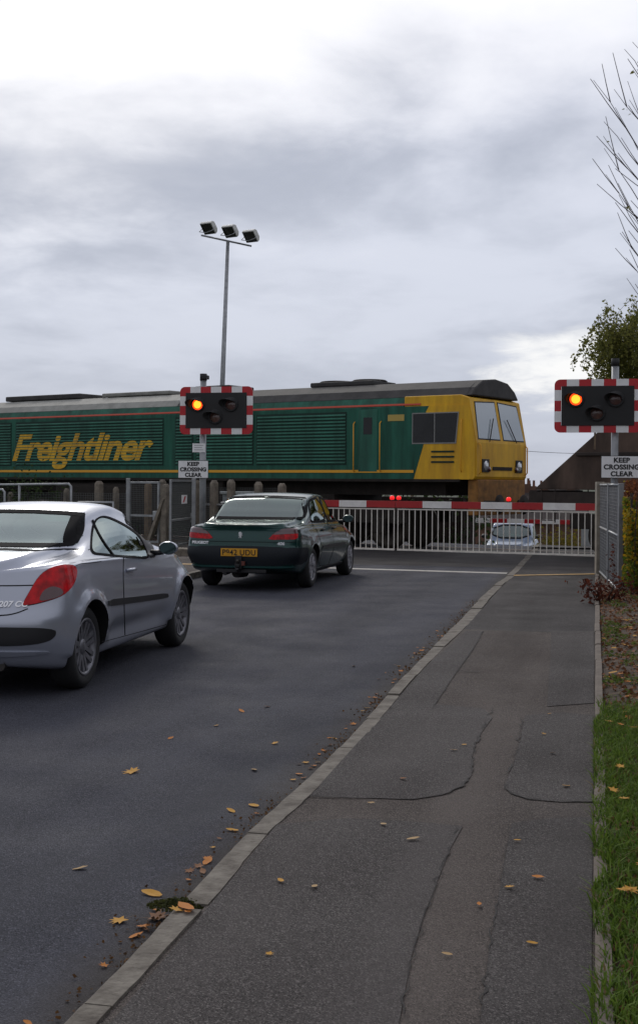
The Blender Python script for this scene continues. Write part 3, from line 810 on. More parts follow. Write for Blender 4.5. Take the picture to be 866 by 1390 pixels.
car1 = Car(CS, 'parked_car', 'silver two-door hardtop convertible waiting on the road nearest the camera', 'car', place_by_wheel(CS, wp, HS), HS, M_silver)

# --- dark green saloon
wp2 = P(423.3, 769.8, .305); HG = R_(13.5)
st_green = [(0,    .34, .77, .83, .55, .80, .89, .76, .935, .60, .955, .965),
            (.15,  .29, .78, .86, .56, .815, .90, .77, .96, .62, .98, .988),
            (.45,  .24, .79, .87, .57, .82, .915, .77, .975, .62, .995, 1.0),
            (.72,  .21, .79, .88, .58, .82, .915, .775, .985, .64, 1.01, 1.015),
            (1.02, .20, .79, .88, .58, .815, .915, .77, 1.06, .64, 1.15, 1.165),
            (1.42, .19, .79, .88, .58, .81, .91, .755, 1.10, .63, 1.325, 1.355),
            (1.95, .19, .79, .88, .57, .81, .905, .75, 1.10, .62, 1.385, 1.42),
            (2.55, .19, .79, .88, .57, .805, .895, .74, 1.09, .61, 1.37, 1.41),
            (2.85, .19, .79, .88, .57, .80, .885, .73, 1.04, .60, 1.27, 1.315),
            (3.30, .19, .79, .88, .56, .79, .87, .71, .96, .56, 1.06, 1.10),
            (3.55, .20, .79, .87, .56, .78, .85, .69, .90, .52, .94, .96),
            (4.15, .22, .77, .86, .55, .72, .76, .63, .79, .45, .83, .845),
            (4.56, .28, .72, .80, .50, .66, .62, .55, .62, .38, .64, .65)]
CG = dict(L=4.56, rcr=.30, rcf=.75, pw=3.4, wr=.305, ar=.36, rim=.20, axles=(1.03, 3.73), flare=.012, st=st_green, crease=None,
          rear=[(.25, .10), (.34, .02), (.50, .0), (.60, .02), (.63, .05), (.75, .06), (.88, .075), (.95, .07), (1.0, .07)],
          front=[(.2, .08), (.4, .0), (.6, .04), (.75, .16), (1.0, .4)])
car2 = Car(CG, 'parked_car', 'dark green four-door saloon stopped at the line in front of the barrier', 'car', place_by_wheel(CG, wp2, HG, .83), HG, M_dgreen)
def car_text(c, body, size, proj, at, material, name='badge', depth=0.002, shear=0.0, bold=0.0, wscale=1.0, off=0.002, space=1.0, parent=None):
    o, d = proj(*at); h, nn, *_ = c.bvh.ray_cast(o, d)
    if h is None: h, nn, *_ = c.bvh.find_nearest(o+d*2)
    if nn.dot(d) > 0: nn = -nn
    up = (Vector((0, 0, 1))-nn*nn.z).normalized(); rt = up.cross(nn)
    T = Matrix(((rt.x, up.x, nn.x, 0), (rt.y, up.y, nn.y, 0), (rt.z, up.z, nn.z, 0), (0, 0, 0, 1)))
    T = Matrix.Translation(h+nn*(off+depth)) @ T
    return put_text(name, text_mesh(body, size, depth, shear=shear, bold=bold, wscale=wscale, space=space), T, material, parent or c.root), T

# ================= silver hardtop convertible
c = car1; F = c.photo()
side = [(123.5, 751), (124.5, 728), (127, 712), (132, 704), (140, 701), (150, 703.5), (163, 709.5), (176, 717), (188, 726), (197, 740), (203, 757.5), (190, 757), (165, 755.5), (140, 752.5)]
g = c.patch(side, F, 'side_window', M_glass2, 1.2, off=0.002, rounds=2, mirror=True, keep=True, dens=1.5)
rw = [(-.53, 1.318), (0, 1.338), (.53, 1.318), (.55, 1.29), (.615, 1.09), (.60, 1.068), (.3, 1.063), (-.3, 1.063), (-.60, 1.068), (-.615, 1.09), (-.55, 1.29)]
c.patch(rw, c.back(), 'rear_window', glass('rear_glass_silver', (.50, .70, .64), alpha=2.6), 0.025, off=0.002, rounds=1, keep=True)
ws = [(-.55, 1.30), (0, 1.325), (.55, 1.30), (.66, 1.02), (.4, .985), (-.4, .985), (-.66, 1.02)]
c.patch(ws, c.front(), 'windscreen', M_glass, 0.03, off=0.002, rounds=2, keep=True)
c.open_windows()
c.ribbon(side, 2.6, F, 'window_seal', M_seal, 1.5, closed=True, off=0.006, mirror=True)
c.ribbon([(-.525, 1.31), (0, 1.33), (.525, 1.31), (.54, 1.285), (.598, 1.10), (.585, 1.078), (.3, 1.074), (-.3, 1.074), (-.585, 1.078), (-.598, 1.10), (-.54, 1.285)], .026, c.back(), 'rear_window_seal', M_seal, .03, closed=True, off=0.006, rounds=1)
for sg in (-1, 1): c.patch([(sg*.445, 1.318), (sg*.545, 1.305), (sg*.61, 1.085), (sg*.535, 1.08)], c.back(), 'window_band', M_seal, .02, off=.0045, rounds=0)
c.ribbon(ws, .05, c.front(), 'windscreen_seal', M_seal, .03, closed=True, off=0.006)
c.ribbon([(125.5, 706), (131, 719), (141, 737), (154, 754)], 1.5, F, 'quarter_light_pillar', M_seal, 1.2, rounds=1, off=0.010, mirror=True)
c.patch([(186, 722), (206, 738), (212, 756), (203, 757.5), (196, 740)], F, 'mirror_base', M_trim, 1.2, off=0.008, rounds=1, mirror=True)
tl = [(31, 822.5), (34, 815), (41, 803), (49, 789), (57, 779), (67, 772.5), (80, 769), (92, 767.5), (100, 768), (103.5, 773), (103.5, 781), (100, 792), (94, 801), (86, 807.5), (75, 812.5), (60, 817), (45, 820.5)]
o1 = c.patch([(x+(x-70)*.03, y+(y-795)*.04) for x, y in tl], F, 'tail_light', M_trim, 1.4, off=0.003, rounds=1, mirror=True)
t2 = c.patch(tl, F, 'lens', M_red, 1.2, off=0.012, rounds=1, mirror=True)
t3 = c.patch([(53, 817), (56, 806), (63, 799), (72, 796), (82, 799), (86, 805), (80, 810), (68, 814)], F, 'dark_reflector', M_redd, 1.2, off=0.0155, rounds=2, mirror=True)
for i in (0, 1): t2[i].parent = o1[i]; t3[i].parent = o1[i]
# bumper insert, lower lip, boot lines, mouldings
c.patch([(-.79, .52), (-.5, .535), (.5, .535), (.79, .52), (.80, .46), (.74, .41), (.5, .395), (-.5, .395), (-.74, .41), (-.80, .46)], c.back(), 'bumper_insert', M_trim, .04, off=0.006, rounds=2)
c.patch([(-.74, .355), (-.4, .362), (.4, .362), (.74, .355), (.76, .335), (.4, .318), (-.4, .318), (-.76, .335)], c.back(), 'bumper_lip', M_silver, .03, off=0.014, rounds=1)
c.ribbon([(-.69, .825), (-.45, .82), (0, .818), (.45, .82), (.69, .825)], .008, c.back(), 'boot_gap', M_well, .05)
c.ribbon([(-.62, .66), (-.55, .628), (-.46, .612), (0, .605), (.46, .612), (.55, .628), (.62, .66)], .008, c.back(), 'boot_gap', M_well, .05)
c.ribbon([(103.5, 768), (110, 765), (125, 764), (138, 762)], 0.9, F, 'panel_gap', M_well, 1.5, mirror=True)
c.ribbon([(168, 757), (167.5, 780), (168.5, 810), (170, 862)], 0.8, F, 'door_gap', M_well, 2, mirror=True)
c.ribbon([(.44, 1.055), (.8, 1.072)], .006, lambda a, b: (Vector((a-c.L/2, -.3, 3)), Vector((0, 0, -1))), 'panel_gap', M_well, .1) if False else None
c.ribbon([(-.80, 1.035), (-.4, 1.052), (.4, 1.052), (.80, 1.035)], .007, c.back(), 'boot_lid_gap', M_well, .04)
c.ribbon([(139, 871.5), (165, 864.5), (200, 855), (226, 847.5)], 0.7, F, 'sill_gap', M_well, 2, mirror=True)
c.patch([(147, 813.5), (168, 811.5), (200, 808), (226, 804.5), (228, 809), (226, 811.5), (200, 815.5), (168, 820), (147, 823)], F, 'rubbing_strip', M_trim, 2, off=0.014, rounds=1, mirror=True)
hd, _ = c.bvh.ray_cast(*F(176, 773))[:2]
for sg in (-1, 1):
    b = MB(); b.tube([(hd.x-.09, sg*(abs(hd.y)+.004), hd.z), (hd.x-.06, sg*(abs(hd.y)+.036), hd.z+.002), (hd.x+.06, sg*(abs(hd.y)+.036), hd.z), (hd.x+.09, sg*(abs(hd.y)+.004), hd.z-.002)], [.012, .014, .014, .012], 8)
    b.build('door_handle', M_silver, c.root)
b = MB(); b.tube([(-c.L/2+.10, -.42, .245), (-c.L/2+.30, -.42, .245)], .042, 14, cap=False); b.tube([(-c.L/2+.11, -.42, .245), (-c.L/2+.12, -.42, .245)], .038, 14); b.build('exhaust_pipe', mat('exhaust', (.08, .075, .07), .5, .8), c.root)
car_text(c, '207 CC', .058, c.back(), (-.515, .69), M_chrome, shear=.25, bold=.002, depth=.003, wscale=1.1)
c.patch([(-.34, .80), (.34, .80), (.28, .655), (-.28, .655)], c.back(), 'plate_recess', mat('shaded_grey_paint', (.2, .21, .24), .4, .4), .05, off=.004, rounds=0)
c.patch([(-.26, .775), (.26, .775), (.26, .665), (-.26, .665)], c.back(), 'number_plate', M_plate, .05, off=.008, rounds=0)
c.patch([(-.14, .905), (.14, .905), (.14, .885), (-.14, .885)], c.back(), 'brake_light', M_red, .03, off=.005, rounds=1)
for sg in (-1, 1):
    c.patch([(sg*.40, .66), (sg*.62, .76), (sg*.74, .80), (sg*.72, .68), (sg*.6, .61)], c.front(), 'headlight', M_lamp, .03, off=.006, rounds=2)
c.patch([(-.5, .40), (.5, .40), (.42, .28), (-.42, .28)], c.front(), 'grille', M_trim, .04, off=.006, rounds=1)
c.wheels('seven', mrim=M_alloy2, ry=.735)
c.interior([(2.0-2.02, -.36), (2.0-2.02, .36), (1.35-2.02, -.32), (1.35-2.02, .32)], .62, wheel_y=-.37, top=.94, tint=mat('grey_seat', (.10, .12, .12), .9))
c.mirror_(2.50, .83, .985, M_silver, .82)
b = MB(); b.tube([(c.L/2-1.25, 0, 1.30), (c.L/2-1.28, 0, 1.24)], .01, 6); b.cbox((c.L/2-1.30, 0, 1.21), (.03, .24, .07)); b.build('inner_mirror', M_trim, c.root, .01)

# ================= dark green saloon
c = car2; F = c.photo()
rw = [(-.61, 1.325), (-.58, 1.34), (0, 1.36), (.58, 1.34), (.61, 1.325), (.715, 1.06), (.69, 1.045), (.5, 1.04), (-.5, 1.04), (-.69, 1.045), (-.715, 1.06)]
c.patch(rw, c.back(), 'rear_window', glass('rear_glass_green', (0.14, 0.22, 0.21), alpha=1.1), 0.03, off=0.002, rounds=1, keep=True)
sw1 = [(1.18, .985), (1.28, 1.10), (1.48, 1.26), (1.64, 1.315), (2.20, 1.345), (2.22, .965), (1.7, .972)]
sw2 = [(2.28, .962), (2.26, 1.345), (2.50, 1.335), (2.75, 1.24), (3.02, 1.10), (3.22, .965), (2.8, .955)]
for sg in (-1, 1):
    for q in (sw1, sw2): c.patch(q, c.side(sg), 'side_window', M_glass2, .04, off=.002, rounds=1, keep=True)
c.patch([(-.60, 1.33), (0, 1.35), (.60, 1.33), (.70, 1.0), (.4, .975), (-.4, .975), (-.70, 1.0)], c.front(), 'windscreen', M_glass, .04, off=.002, rounds=1, keep=True)
c.open_windows()
for sg in (-1, 1):
    for q in (sw1, sw2): c.ribbon(q, .035, c.side(sg), 'window_seal', M_seal, .04, closed=True, off=.006, rounds=1)
c.ribbon(rw, .035, c.back(), 'rear_window_seal', M_seal, .04, closed=True, off=.005, rounds=1)
c.ribbon([(-.60, 1.33), (0, 1.35), (.60, 1.33), (.70, 1.0), (.4, .975), (-.4, .975), (-.70, 1.0)], .04, c.front(), 'windscreen_seal', M_seal, .04, closed=True, off=.005, rounds=1)
o = c.patch([(363.5, 733), (369, 727), (376, 721.5), (385, 718), (394, 717.3), (403, 717.5), (404.5, 724), (404, 732), (390, 732.5)], F, 'tail_light', M_red, .55, off=.008, rounds=1, mirror=True)
o2 = c.patch([(371, 726), (376.5, 721), (385, 717.6), (394, 716.9), (403.3, 717.1), (404.3, 724.2), (390, 725)], F, 'smoked_lens', M_smoke, .55, off=.012, rounds=0, mirror=True)
for i in (0, 1): o2[i].parent = o[i]
c.ribbon([(-.80, .722), (-.4, .716), (.4, .716), (.80, .722)], .009, c.back(), 'boot_gap', M_well, .05)
c.ribbon([(-.76, .925), (-.4, .95), (.4, .95), (.76, .925)], .006, c.back(), 'boot_lid_edge', M_well, .05)
c.patch([(-.82, .645), (0, .66), (.82, .645), (.84, .50), (.80, .385), (0, .375), (-.80, .385), (-.84, .50)], c.back(), 'bumper', M_bumper, .05, off=.010, rounds=1)
for sg in (-1, 1): c.patch([(.03, .64), (.35, .635), (.62, .625), (.655, .50), (.64, .39), (.03, .385)], c.side(sg), 'bumper_end', M_bumper, .04, off=.008, rounds=1)
c.patch([(-.78, .375), (0, .368), (.78, .375), (.78, .352), (0, .345), (-.78, .352)], c.back(), 'bumper_strip', mat('green_strip', (.012, .06, .055), .3, coat=1), .04, off=.016, rounds=1)
hb = c.bvh.ray_cast(*c.back()(0, .565))[0]
pl = MB().box(hb.x-.024, hb.x-.004, -.275, .275, .508, .622).build('number_plate', M_plate, c.root, .003)
me = text_mesh('P942 UDU', .112, .001, bold=.0012, space=1.06); wx = max(v.co.x for v in me.vertices)*2; ym = sum((min(v.co.y for v in me.vertices), max(v.co.y for v in me.vertices)))/2
put_text('plate_lettering', me, Matrix.Translation((hb.x-.0262, 0, .565)) @ Matrix.Rotation(-pi/2, 4, 'Z') @ FACE_BACK @ Matrix.Diagonal((.50/wx, 1, 1, 1)) @ Matrix.Translation((0, -ym, 0)), M_ink, pl)
car_text(c, 'PEUGEOT', .055, c.back(), (.62, .695), M_chrome, bold=.002, wscale=1.15, depth=.002)
car_text(c, '406', .06, c.back(), (-.60, .695), M_chrome, bold=.002, wscale=1.2, shear=.1, depth=.002)
em = [(-.018, -.045), (-.006, -.03), (.004, -.045), (.018, -.045), (.012, -.025), (.018, -.005), (.032, -.012), (.03, .004), (.014, .012), (.032, .022), (.028, .034), (.010, .028), (.012, .042), (-.004, .048), (-.022, .04), (-.028, .022), (-.014, .01), (-.03, .0), (-.026, -.012), (-.012, -.006), (-.014, -.024), (-.026, -.038)]
o_, d_ = c.back()(0, .815); h, nn, *_ = c.bvh.ray_cast(o_, d_)
MB().prism([(-a, b+h.z) for a, b in em], h.x-.022, h.x-.002, 'yz').build('emblem', mat('bright_badge', (.75, .76, .78), .3, .6), c.root)
for sg in (-1, 1):
    c.ribbon([(2.30, .95), (2.31, .7), (2.30, .27)], .010, c.side(sg), 'door_gap', M_well, .05)
    c.ribbon([(1.28, .96), (1.36, .75), (1.50, .55), (1.53, .27), (2.4, .26), (3.3, .26), (3.36, .5), (3.34, .93)], .010, c.side(sg), 'door_gap', M_well, .05)
    c.patch([(1.55, .62), (3.2, .60), (3.2, .55), (1.55, .565)], c.side(sg), 'rubbing_strip', M_trim, .05, off=.010, rounds=1)
    c.patch([(1.42, .26), (1.42, .20), (3.34, .20), (3.34, .26)], c.side(sg), 'sill_skirt', M_trim, .05, off=.008, rounds=0)
    for hx in (1.72, 2.52):
        h, *_ = c.bvh.ray_cast(*c.side(sg)(hx, .85))
        b = MB(); b.tube([(h.x-.08, h.y, h.z), (h.x-.06, h.y+sg*.03, h.z), (h.x+.06, h.y+sg*.03, h.z), (h.x+.08, h.y, h.z)], .012, 8); b.build('door_handle', M_trim, c.root)
    c.patch([(sg*.40, .60), (sg*.46, .70), (sg*.72, .72), (sg*.75, .62)], c.front(), 'headlight', M_lamp, .03, off=.006, rounds=1)
c.patch([(-.35, .62), (.35, .62), (.35, .55), (-.35, .55)], c.front(), 'grille', M_trim, .04, off=.006, rounds=1)
# tow bar and its socket
X0 = -c.L/2
b = MB(); b.box(X0-.05, X0+.02, -.05, .05, .33, .52); b.box(X0-.11, X0-.04, -.035, .035, .36, .40); b.tube([(X0+.2, 0, .30), (X0-.06, 0, .31), (X0-.10, 0, .34)], .025, 8)
b.box(X0+.02, X0+.06, -.4, .35, .27, .32)
tb = b.build('tow_bar', M_trim, c.root, .006)
b = MB(); b.lathe([(0, .47), (.02, .465), (.026, .445), (.02, .42), (.014, .41), (.014, .38)], 'z', 14, (X0-.075, 0, 0)); b.build('tow_ball', mat('oily_steel', (.06, .055, .05), .35, .8), tb)
b = MB(); b.box(X0-.07, X0-.02, -.10, -.055, .38, .44); b.build('socket', mat('brown_plastic', (.12, .03, .02), .5), tb)
b = MB(); b.tube([(X0+.25, .22, .26), (X0+.02, .22, .25)], .025, 10); b.tube([(X0+.6, .1, .24), (X0+.35, .15, .25)], .08, 12); b.build('exhaust_pipe', M_trim, c.root)
c.wheels('cap', ry=.745)
c.interior([(2.35-2.28, -.36), (2.35-2.28, .36), (1.5-2.28, -.36), (1.5-2.28, .36)], .78, wheel_y=-.36, top=.96)
c.mirror_(2.98, .86, .99, M_dgreen, .85)

# ================= pale blue off-roader waiting beyond the crossing
st_pale = [(0, .40, .72, .80, .62, .74, .95, .70, 1.0, .55, 1.0, 1.05), (.12, .36, .74, .83, .62, .76, .98, .72, 1.2, .60, 1.50, 1.53), (.5, .34, .74, .84, .62, .76, .98, .72, 1.22, .62, 1.53, 1.56),
           (1.8, .34, .74, .84, .62, .76, .97, .72, 1.22, .62, 1.55, 1.58), (2.2, .34, .74, .84, .62, .76, .97, .72, 1.2, .61, 1.52, 1.55), (2.55, .34, .74, .84, .62, .76, .97, .70, 1.08, .60, 1.22, 1.25),
           (2.75, .34, .74, .84, .62, .75, .96, .66, 1.0, .48, 1.03, 1.04), (3.4, .36, .74, .83, .6, .73, .92, .63, .95, .45, .98, .99), (3.8, .40, .72, .80, .58, .71, .84, .60, .87, .42, .90, .91)]
CP = dict(L=3.8, rcr=.2, rcf=.28, pw=3.2, wr=.34, ar=.40, rim=.21, axles=(.75, 3.1), flare=.03, st=st_pale, crease=None, rear=[(.3, .05), (1.5, .05)], front=[(.3, .05), (.5, 0), (.9, .08), (1.1, .2)])
pp = RD(-2.75, 43.0); pp.z = H(pp.x, pp.y)
car3 = Car(CP, 'parked_car', 'pale blue off-road car facing the camera beyond the crossing, seen through the barrier rails', 'car', tuple(pp), A+pi, M_pale)
c = car3
c.patch([(-.56, 1.50), (.56, 1.50), (.66, 1.08), (-.66, 1.08)], c.front(), 'windscreen', M_glass, .05, off=.002, rounds=1, keep=True)
for sg in (-1, 1): c.patch([(.5, 1.03), (.5, 1.44), (2.0, 1.46), (2.35, 1.05)], c.side(sg), 'side_window', M_glass2, .06, off=.002, rounds=1, keep=True)
c.patch([(-.5, 1.4), (.5, 1.4), (.5, 1.08), (-.5, 1.08)], c.back(), 'rear_window', M_glass, .06, off=.002, rounds=1, keep=True)
c.open_windows()
c.ribbon([(-.56, 1.50), (.56, 1.50), (.66, 1.08), (-.66, 1.08)], .05, c.front(), 'windscreen_seal', M_seal, .05, closed=True, off=.006, rounds=1)
c.patch([(-.42, .86), (.42, .86), (.42, .72), (-.42, .72)], c.front(), 'grille', M_trim, .05, off=.008, rounds=1)
for k in range(6): c.patch([(-.36+k*.13, .85), (-.30+k*.13, .85), (-.30+k*.13, .73), (-.36+k*.13, .73)], c.front(), 'grille_bar', M_pale, .04, off=.014, rounds=0)
for sg in (-1, 1): c.patch([(sg*.46, .86), (sg*.68, .86), (sg*.70, .72), (sg*.46, .72)], c.front(), 'headlight', M_lamp, .04, off=.01, rounds=1)
c.patch([(-.74, .62), (.74, .62), (.74, .46), (-.74, .46)], c.front(), 'bumper', mat('pale_bumper', (.35, .38, .44), .5), .05, off=.03, rounds=1)
c.wheels('plain', width=.21, ry=.72)
c.interior([(1.7-1.9, -.34), (1.7-1.9, .34)], .3, floor=.5, wheel_y=-.35, top=1.1)
c.mirror_(2.35, .80, 1.12, M_trim, 1.0)
# ------------------------------------------------------------ locomotive and wagon
NS = TR(0, -1.325)
def LS(px, py=650, m=-1.325):
    """where the line of sight through a pixel meets the upright plane m metres off the track's centre line"""
    d = ray(px, py); p0 = TR(0, m); k = (px and 0)
    # (d.x*k - p0.x, k - p0.y) parallel to (RX, RY)
    k = (p0.x*RY-p0.y*RX)/(d.x*RY-RX); s = (d.x*k-p0.x)*RX+(k-p0.y)*RY
    return s, EYE+d.z*k
M_lgreen = mat('loco_green', (0.014, 0.085, 0.056), 0.65, var=0.55, vscale=2.2, spec=0.3, stretch=(1.6, 1, .22))
M_lgreen2 = mat('louvre_green', (0.017, 0.110, 0.072), 0.7, var=0.5, vscale=2, stretch=(1.5, 1, .2))
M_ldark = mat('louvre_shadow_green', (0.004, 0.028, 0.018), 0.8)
M_lyel = mat('loco_yellow', (0.78, 0.45, 0.008), 0.6, var=0.4, vscale=2.6, stretch=(1.6, 1, .3), col2=(.50, .26, .01))
M_lroof = mat('loco_roof', (0.035, 0.033, 0.032), 0.75, var=0.5, vscale=2.5)
M_lroofg = mat('loco_roof_grey', (0.22, 0.22, 0.20), 0.7, var=0.3, vscale=2.5)
M_under = mat('underframe_grime', (0.018, 0.014, 0.011), 0.9, var=0.5, vscale=4)
M_redl = mat('red_line', (0.45, 0.05, 0.02), 0.6)
M_orange = mat('orange_line', (0.75, 0.36, 0.015), 0.5)
M_lglass = mat('loco_glass', (0.008, 0.009, 0.010), 0.12, spec=.35, var=.5, vscale=3)
M_wheel = mat('wheel_steel', (0.07, 0.06, 0.05), 0.6, 0.6)
LL = 21.3
lo = thing('locomotive', 'dark green diesel freight locomotive with yellow cab end passing over the crossing', 'locomotive', (T0.x, T0.y, 0), TANG)
HB = [(-1.325, 1.68), (-1.325, 3.38), (-1.20, 3.60), (-.92, 3.86), (-.55, 4.0), (0, 4.04), (.55, 4.0), (.92, 3.86), (1.20, 3.60), (1.325, 3.38), (1.325, 1.68)]
side_poly = [(-1.325, 1.68), (-1.325, 3.38), (-1.20, 3.60), (1.20, 3.60), (1.325, 3.38), (1.325, 1.68)]
CE = -1.9     # back of the cab
b = MB(); b.prism(side_poly, -LL+1.9, CE, 'yz', 0); b.build('body', M_lgreen, lo)
def roofseg(x0, x1, name, m, z=0.0, cut=0.55):
    prof = [(-1.20, 3.602), (-1.02, 3.80+z), (-.62, 3.99+z), (0, 4.05+z), (.62, 3.99+z), (1.02, 3.80+z), (1.20, 3.602)]
    MB().prism(prof, x0, x1, 'yz').build(name, m, lo, 0.02)
s_g0, _ = LS(345, 560, -1.2); s_g1, _ = LS(240, 560, -1.2)
roofseg(-LL+.4, s_g1, 'roof', M_lroofg, -0.02); roofseg(s_g1+.004, -.30, 'roof', M_lroof, 0.0)
# roof furniture: radiator fan housing, exhaust, hatches
for (x, ln, h, m) in ((-4.2, 1.9, .07, M_lroof), (-8.4, 1.2, .13, M_under), (-11.2, 2.6, .06, M_lroofg), (-15.0, 3.2, .10, M_lroof)):
    MB().box(x-ln/2, x+ln/2, -.55, .55, 4.0, 4.05+h).build('roof_hatch', m, lo, 0.03)
for x in (-4.7, -3.7): MB().lathe([(0, 4.11), (.42, 4.11), (.45, 4.14), (.40, 4.17), (0, 4.15)], 'z', 28, (x, 0, 0)).build('roof_fan', M_under, lo)
# cab: side walls, nose, roof overhang (built for the near end, mirrored for the far end)
def cab(front, sg):
    X = lambda s: front+sg*(-s)             # s measured back from the nose
    def pr(poly, y0, y1, nm, m, par=lo, bev=0.0): return MB().prism([(X(a), z) for a, z in poly], y0, y1).build(nm, m, par, bev)
    nose = [(.04, 1.68), (0, 1.75), (0, 2.52), (.20, 3.55), (.42, 3.62), (1.9, 3.62), (1.9, 1.68)]
    cb = pr(nose, -1.30, 1.30, 'cab', M_lyel, bev=0.02)
    MB().prism([(-1.20, 3.604), (-1.0, 3.80), (-.62, 3.99), (0, 4.05), (.62, 3.99), (1.0, 3.80), (1.20, 3.604)], min(X(.17), X(.9)), max(X(.17), X(.9)), 'yz').build('cab_roof', M_lroof, lo, 0.03)
    for y in (-1, 1):
        # green wraps the cab side behind a slanting edge; window across both colours
        q = [(1.62, 1.682), (1.30, 2.66), (1.30, 3.25), (1.22, 3.38), (1.9, 3.38), (1.9, 1.682)]
        a, c_ = sorted((y*1.296, y*1.325)); pr([(1.9, 1.682), (1.9, 3.38), (.19, 3.38), (.02, 2.52), (.02, 1.75), (.06, 1.682)], a, c_, 'cab_side', M_lyel, cb)
        a, c_ = sorted((y*1.322, y*1.329)); pr(q, a, c_, 'cab_side_green', M_lgreen, cb)
        a, c_ = sorted((y*1.30, y*1.336)); f = pr([(.50, 2.50), (.43, 3.225), (1.665, 3.225), (1.665, 2.50)], a, c_, 'side_window_frame', mat('window_frame', (.25, .25, .24), .5, .4), cb)
        a, c_ = sorted((y*1.30, y*1.341)); pr([(.53, 2.53), (.46, 3.20), (1.05, 3.20), (1.05, 2.53)], a, c_, 'side_window', M_lglass, f); pr([(1.08, 2.53), (1.08, 3.20), (1.64, 3.20), (1.64, 2.53)], a, c_, 'side_window', M_lglass, f)
        a, c_ = sorted((y*1.30, y*1.340))
        for k in range(3): pr([(.55, 2.30-k*.12), (.55, 2.34-k*.12), (1.15, 2.34-k*.12), (1.15, 2.30-k*.12)], a, c_, 'vent', M_ldark, cb)
    fx = lambda d: X(-d)
    for y in (-1, 1):
        pts = []
        for (yy, zz) in ((y*.10, 2.62), (y*1.16, 2.62), (y*1.05, 3.44), (y*.10, 3.48)):
            sx = .20*(zz-2.52)/1.03
            pts.append((yy, zz, sx))
        se = [(X(sx-.006), yy+(.03 if (yy > 0) == (abs(yy) > .5) else -.03), zz+(.03 if zz > 3 else -.03)) for yy, zz, sx in pts]; se2 = [(a_+sg*(-.03), b_, c_) for a_, b_, c_ in se]
        MB().add(se+se2, [(0, 1, 2, 3), (7, 6, 5, 4), (0, 4, 5, 1), (1, 5, 6, 2), (2, 6, 7, 3), (3, 7, 4, 0)]).build('windscreen_seal', M_black, cb)
        vs = [(X(sx-.012), yy, zz) for yy, zz, sx in pts]+[(X(sx+.02), yy, zz) for yy, zz, sx in pts]
        MB().add(vs, [(0, 1, 2, 3), (7, 6, 5, 4), (0, 4, 5, 1), (1, 5, 6, 2), (2, 6, 7, 3), (3, 7, 4, 0)]).build('windscreen', mat('cab_windscreen', (.28, .33, .36), .06, coat=1), cb)  # pale base colour stands in for bright sky reflected in the glass
        MB().cbox((fx(.012), y*.86, 2.0), (.03, .34, .30)).build('lamp_panel', M_black, cb, .01)
        MB().lathe([(0, 0), (.055, 0), (.06, .02)], 'x', 16, T=Matrix.Translation((fx(.045), y*.70, 1.92)) @ Matrix.Scale(-sg, 4, Vector((1, 0, 0)))).build('tail_lamp', M_redd, cb)
        MB().tube([(X(.35), y*1.345, 1.85), (X(.35), y*1.38, 1.9), (X(.35), y*1.38, 3.0), (X(.35), y*1.345, 3.05)], .013, 6).build('handrail', M_orange, cb)
        wv = MB(); wv.tube([(X(-.03), y*.7, 2.56), (X(.06), y*.35, 3.1)], .012, 6); wv.build('wiper', M_under, cb)
        MB().lathe([(0, 0), (.11, 0), (.12, .03), (.12, .05)], 'x', 20, T=Matrix.Translation((fx(.03) if sg > 0 else fx(.03), y*.86, 2.0)) @ Matrix.Scale(-sg, 4, Vector((1, 0, 0)))).build('headlight', M_lamp, cb)
        MB().lathe([(.05, .0), (.05, .06), (.22, .08), (.22, .11), (0, .115)], 'x', 20, T=Matrix.Translation((fx(.28), y*.87, 1.12)) @ Matrix.Scale(sg, 4, Vector((1, 0, 0)))).build('buffer', M_under, cb)
        MB().tube([(X(.3), y*.87, 1.12), (fx(.30), y*.87, 1.12)], .085, 14).build('buffer_shank', M_under, cb)
        h = MB(); h.tube([(fx(.02), y*1.2, 1.8), (fx(.07), y*1.2, 1.85), (fx(.07), y*1.2, 2.45), (fx(.02), y*1.2, 2.5)], .014, 6); h.build('handrail', M_orange, cb)
    x0, x1 = sorted((X(.25), X(0.0))); MB().box(x0, x1, -1.22, 1.22, .86, 1.68).build('buffer_beam', mat('buffer_beam_paint', (.22, .10, .02), .75, var=.5, vscale=5), cb, .02)
    x0, x1 = sorted((X(0), fx(.34))); k = MB(); k.box(x0, x1, -.05, .05, 1.02, 1.16); k.build('coupling', M_under, cb, .02)
    k = MB(); k.prism([(X(-.003), 1.90), (X(-.003), 1.98), (X(-.015), 1.98), (X(-.015), 1.90)], -.5, .5); k.build('nose_step', M_under, cb)
cab(0, 1); cab(-LL, -1)
# louvred bays along the side
def bay(px0, px1, z0=2.02, z1=3.30):
    a, b_ = LS(px0)[0], LS(px1)[0]
    for y in (-1,):
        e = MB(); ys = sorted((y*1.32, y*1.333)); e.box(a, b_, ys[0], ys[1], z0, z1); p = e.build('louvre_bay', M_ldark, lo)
        n = 15; l = MB()
        for k in range(n):
            z = z0+.03+k*(z1-z0-.05)/n
            l.prism([(y*1.330, z), (y*1.352, z+.006), (y*1.352, z+.022), (y*1.330, z+.052)], a+.03, b_-.03, 'yz')
        l.build('louvre', M_lgreen2, p)
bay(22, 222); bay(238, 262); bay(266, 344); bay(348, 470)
bay(-95, 16)
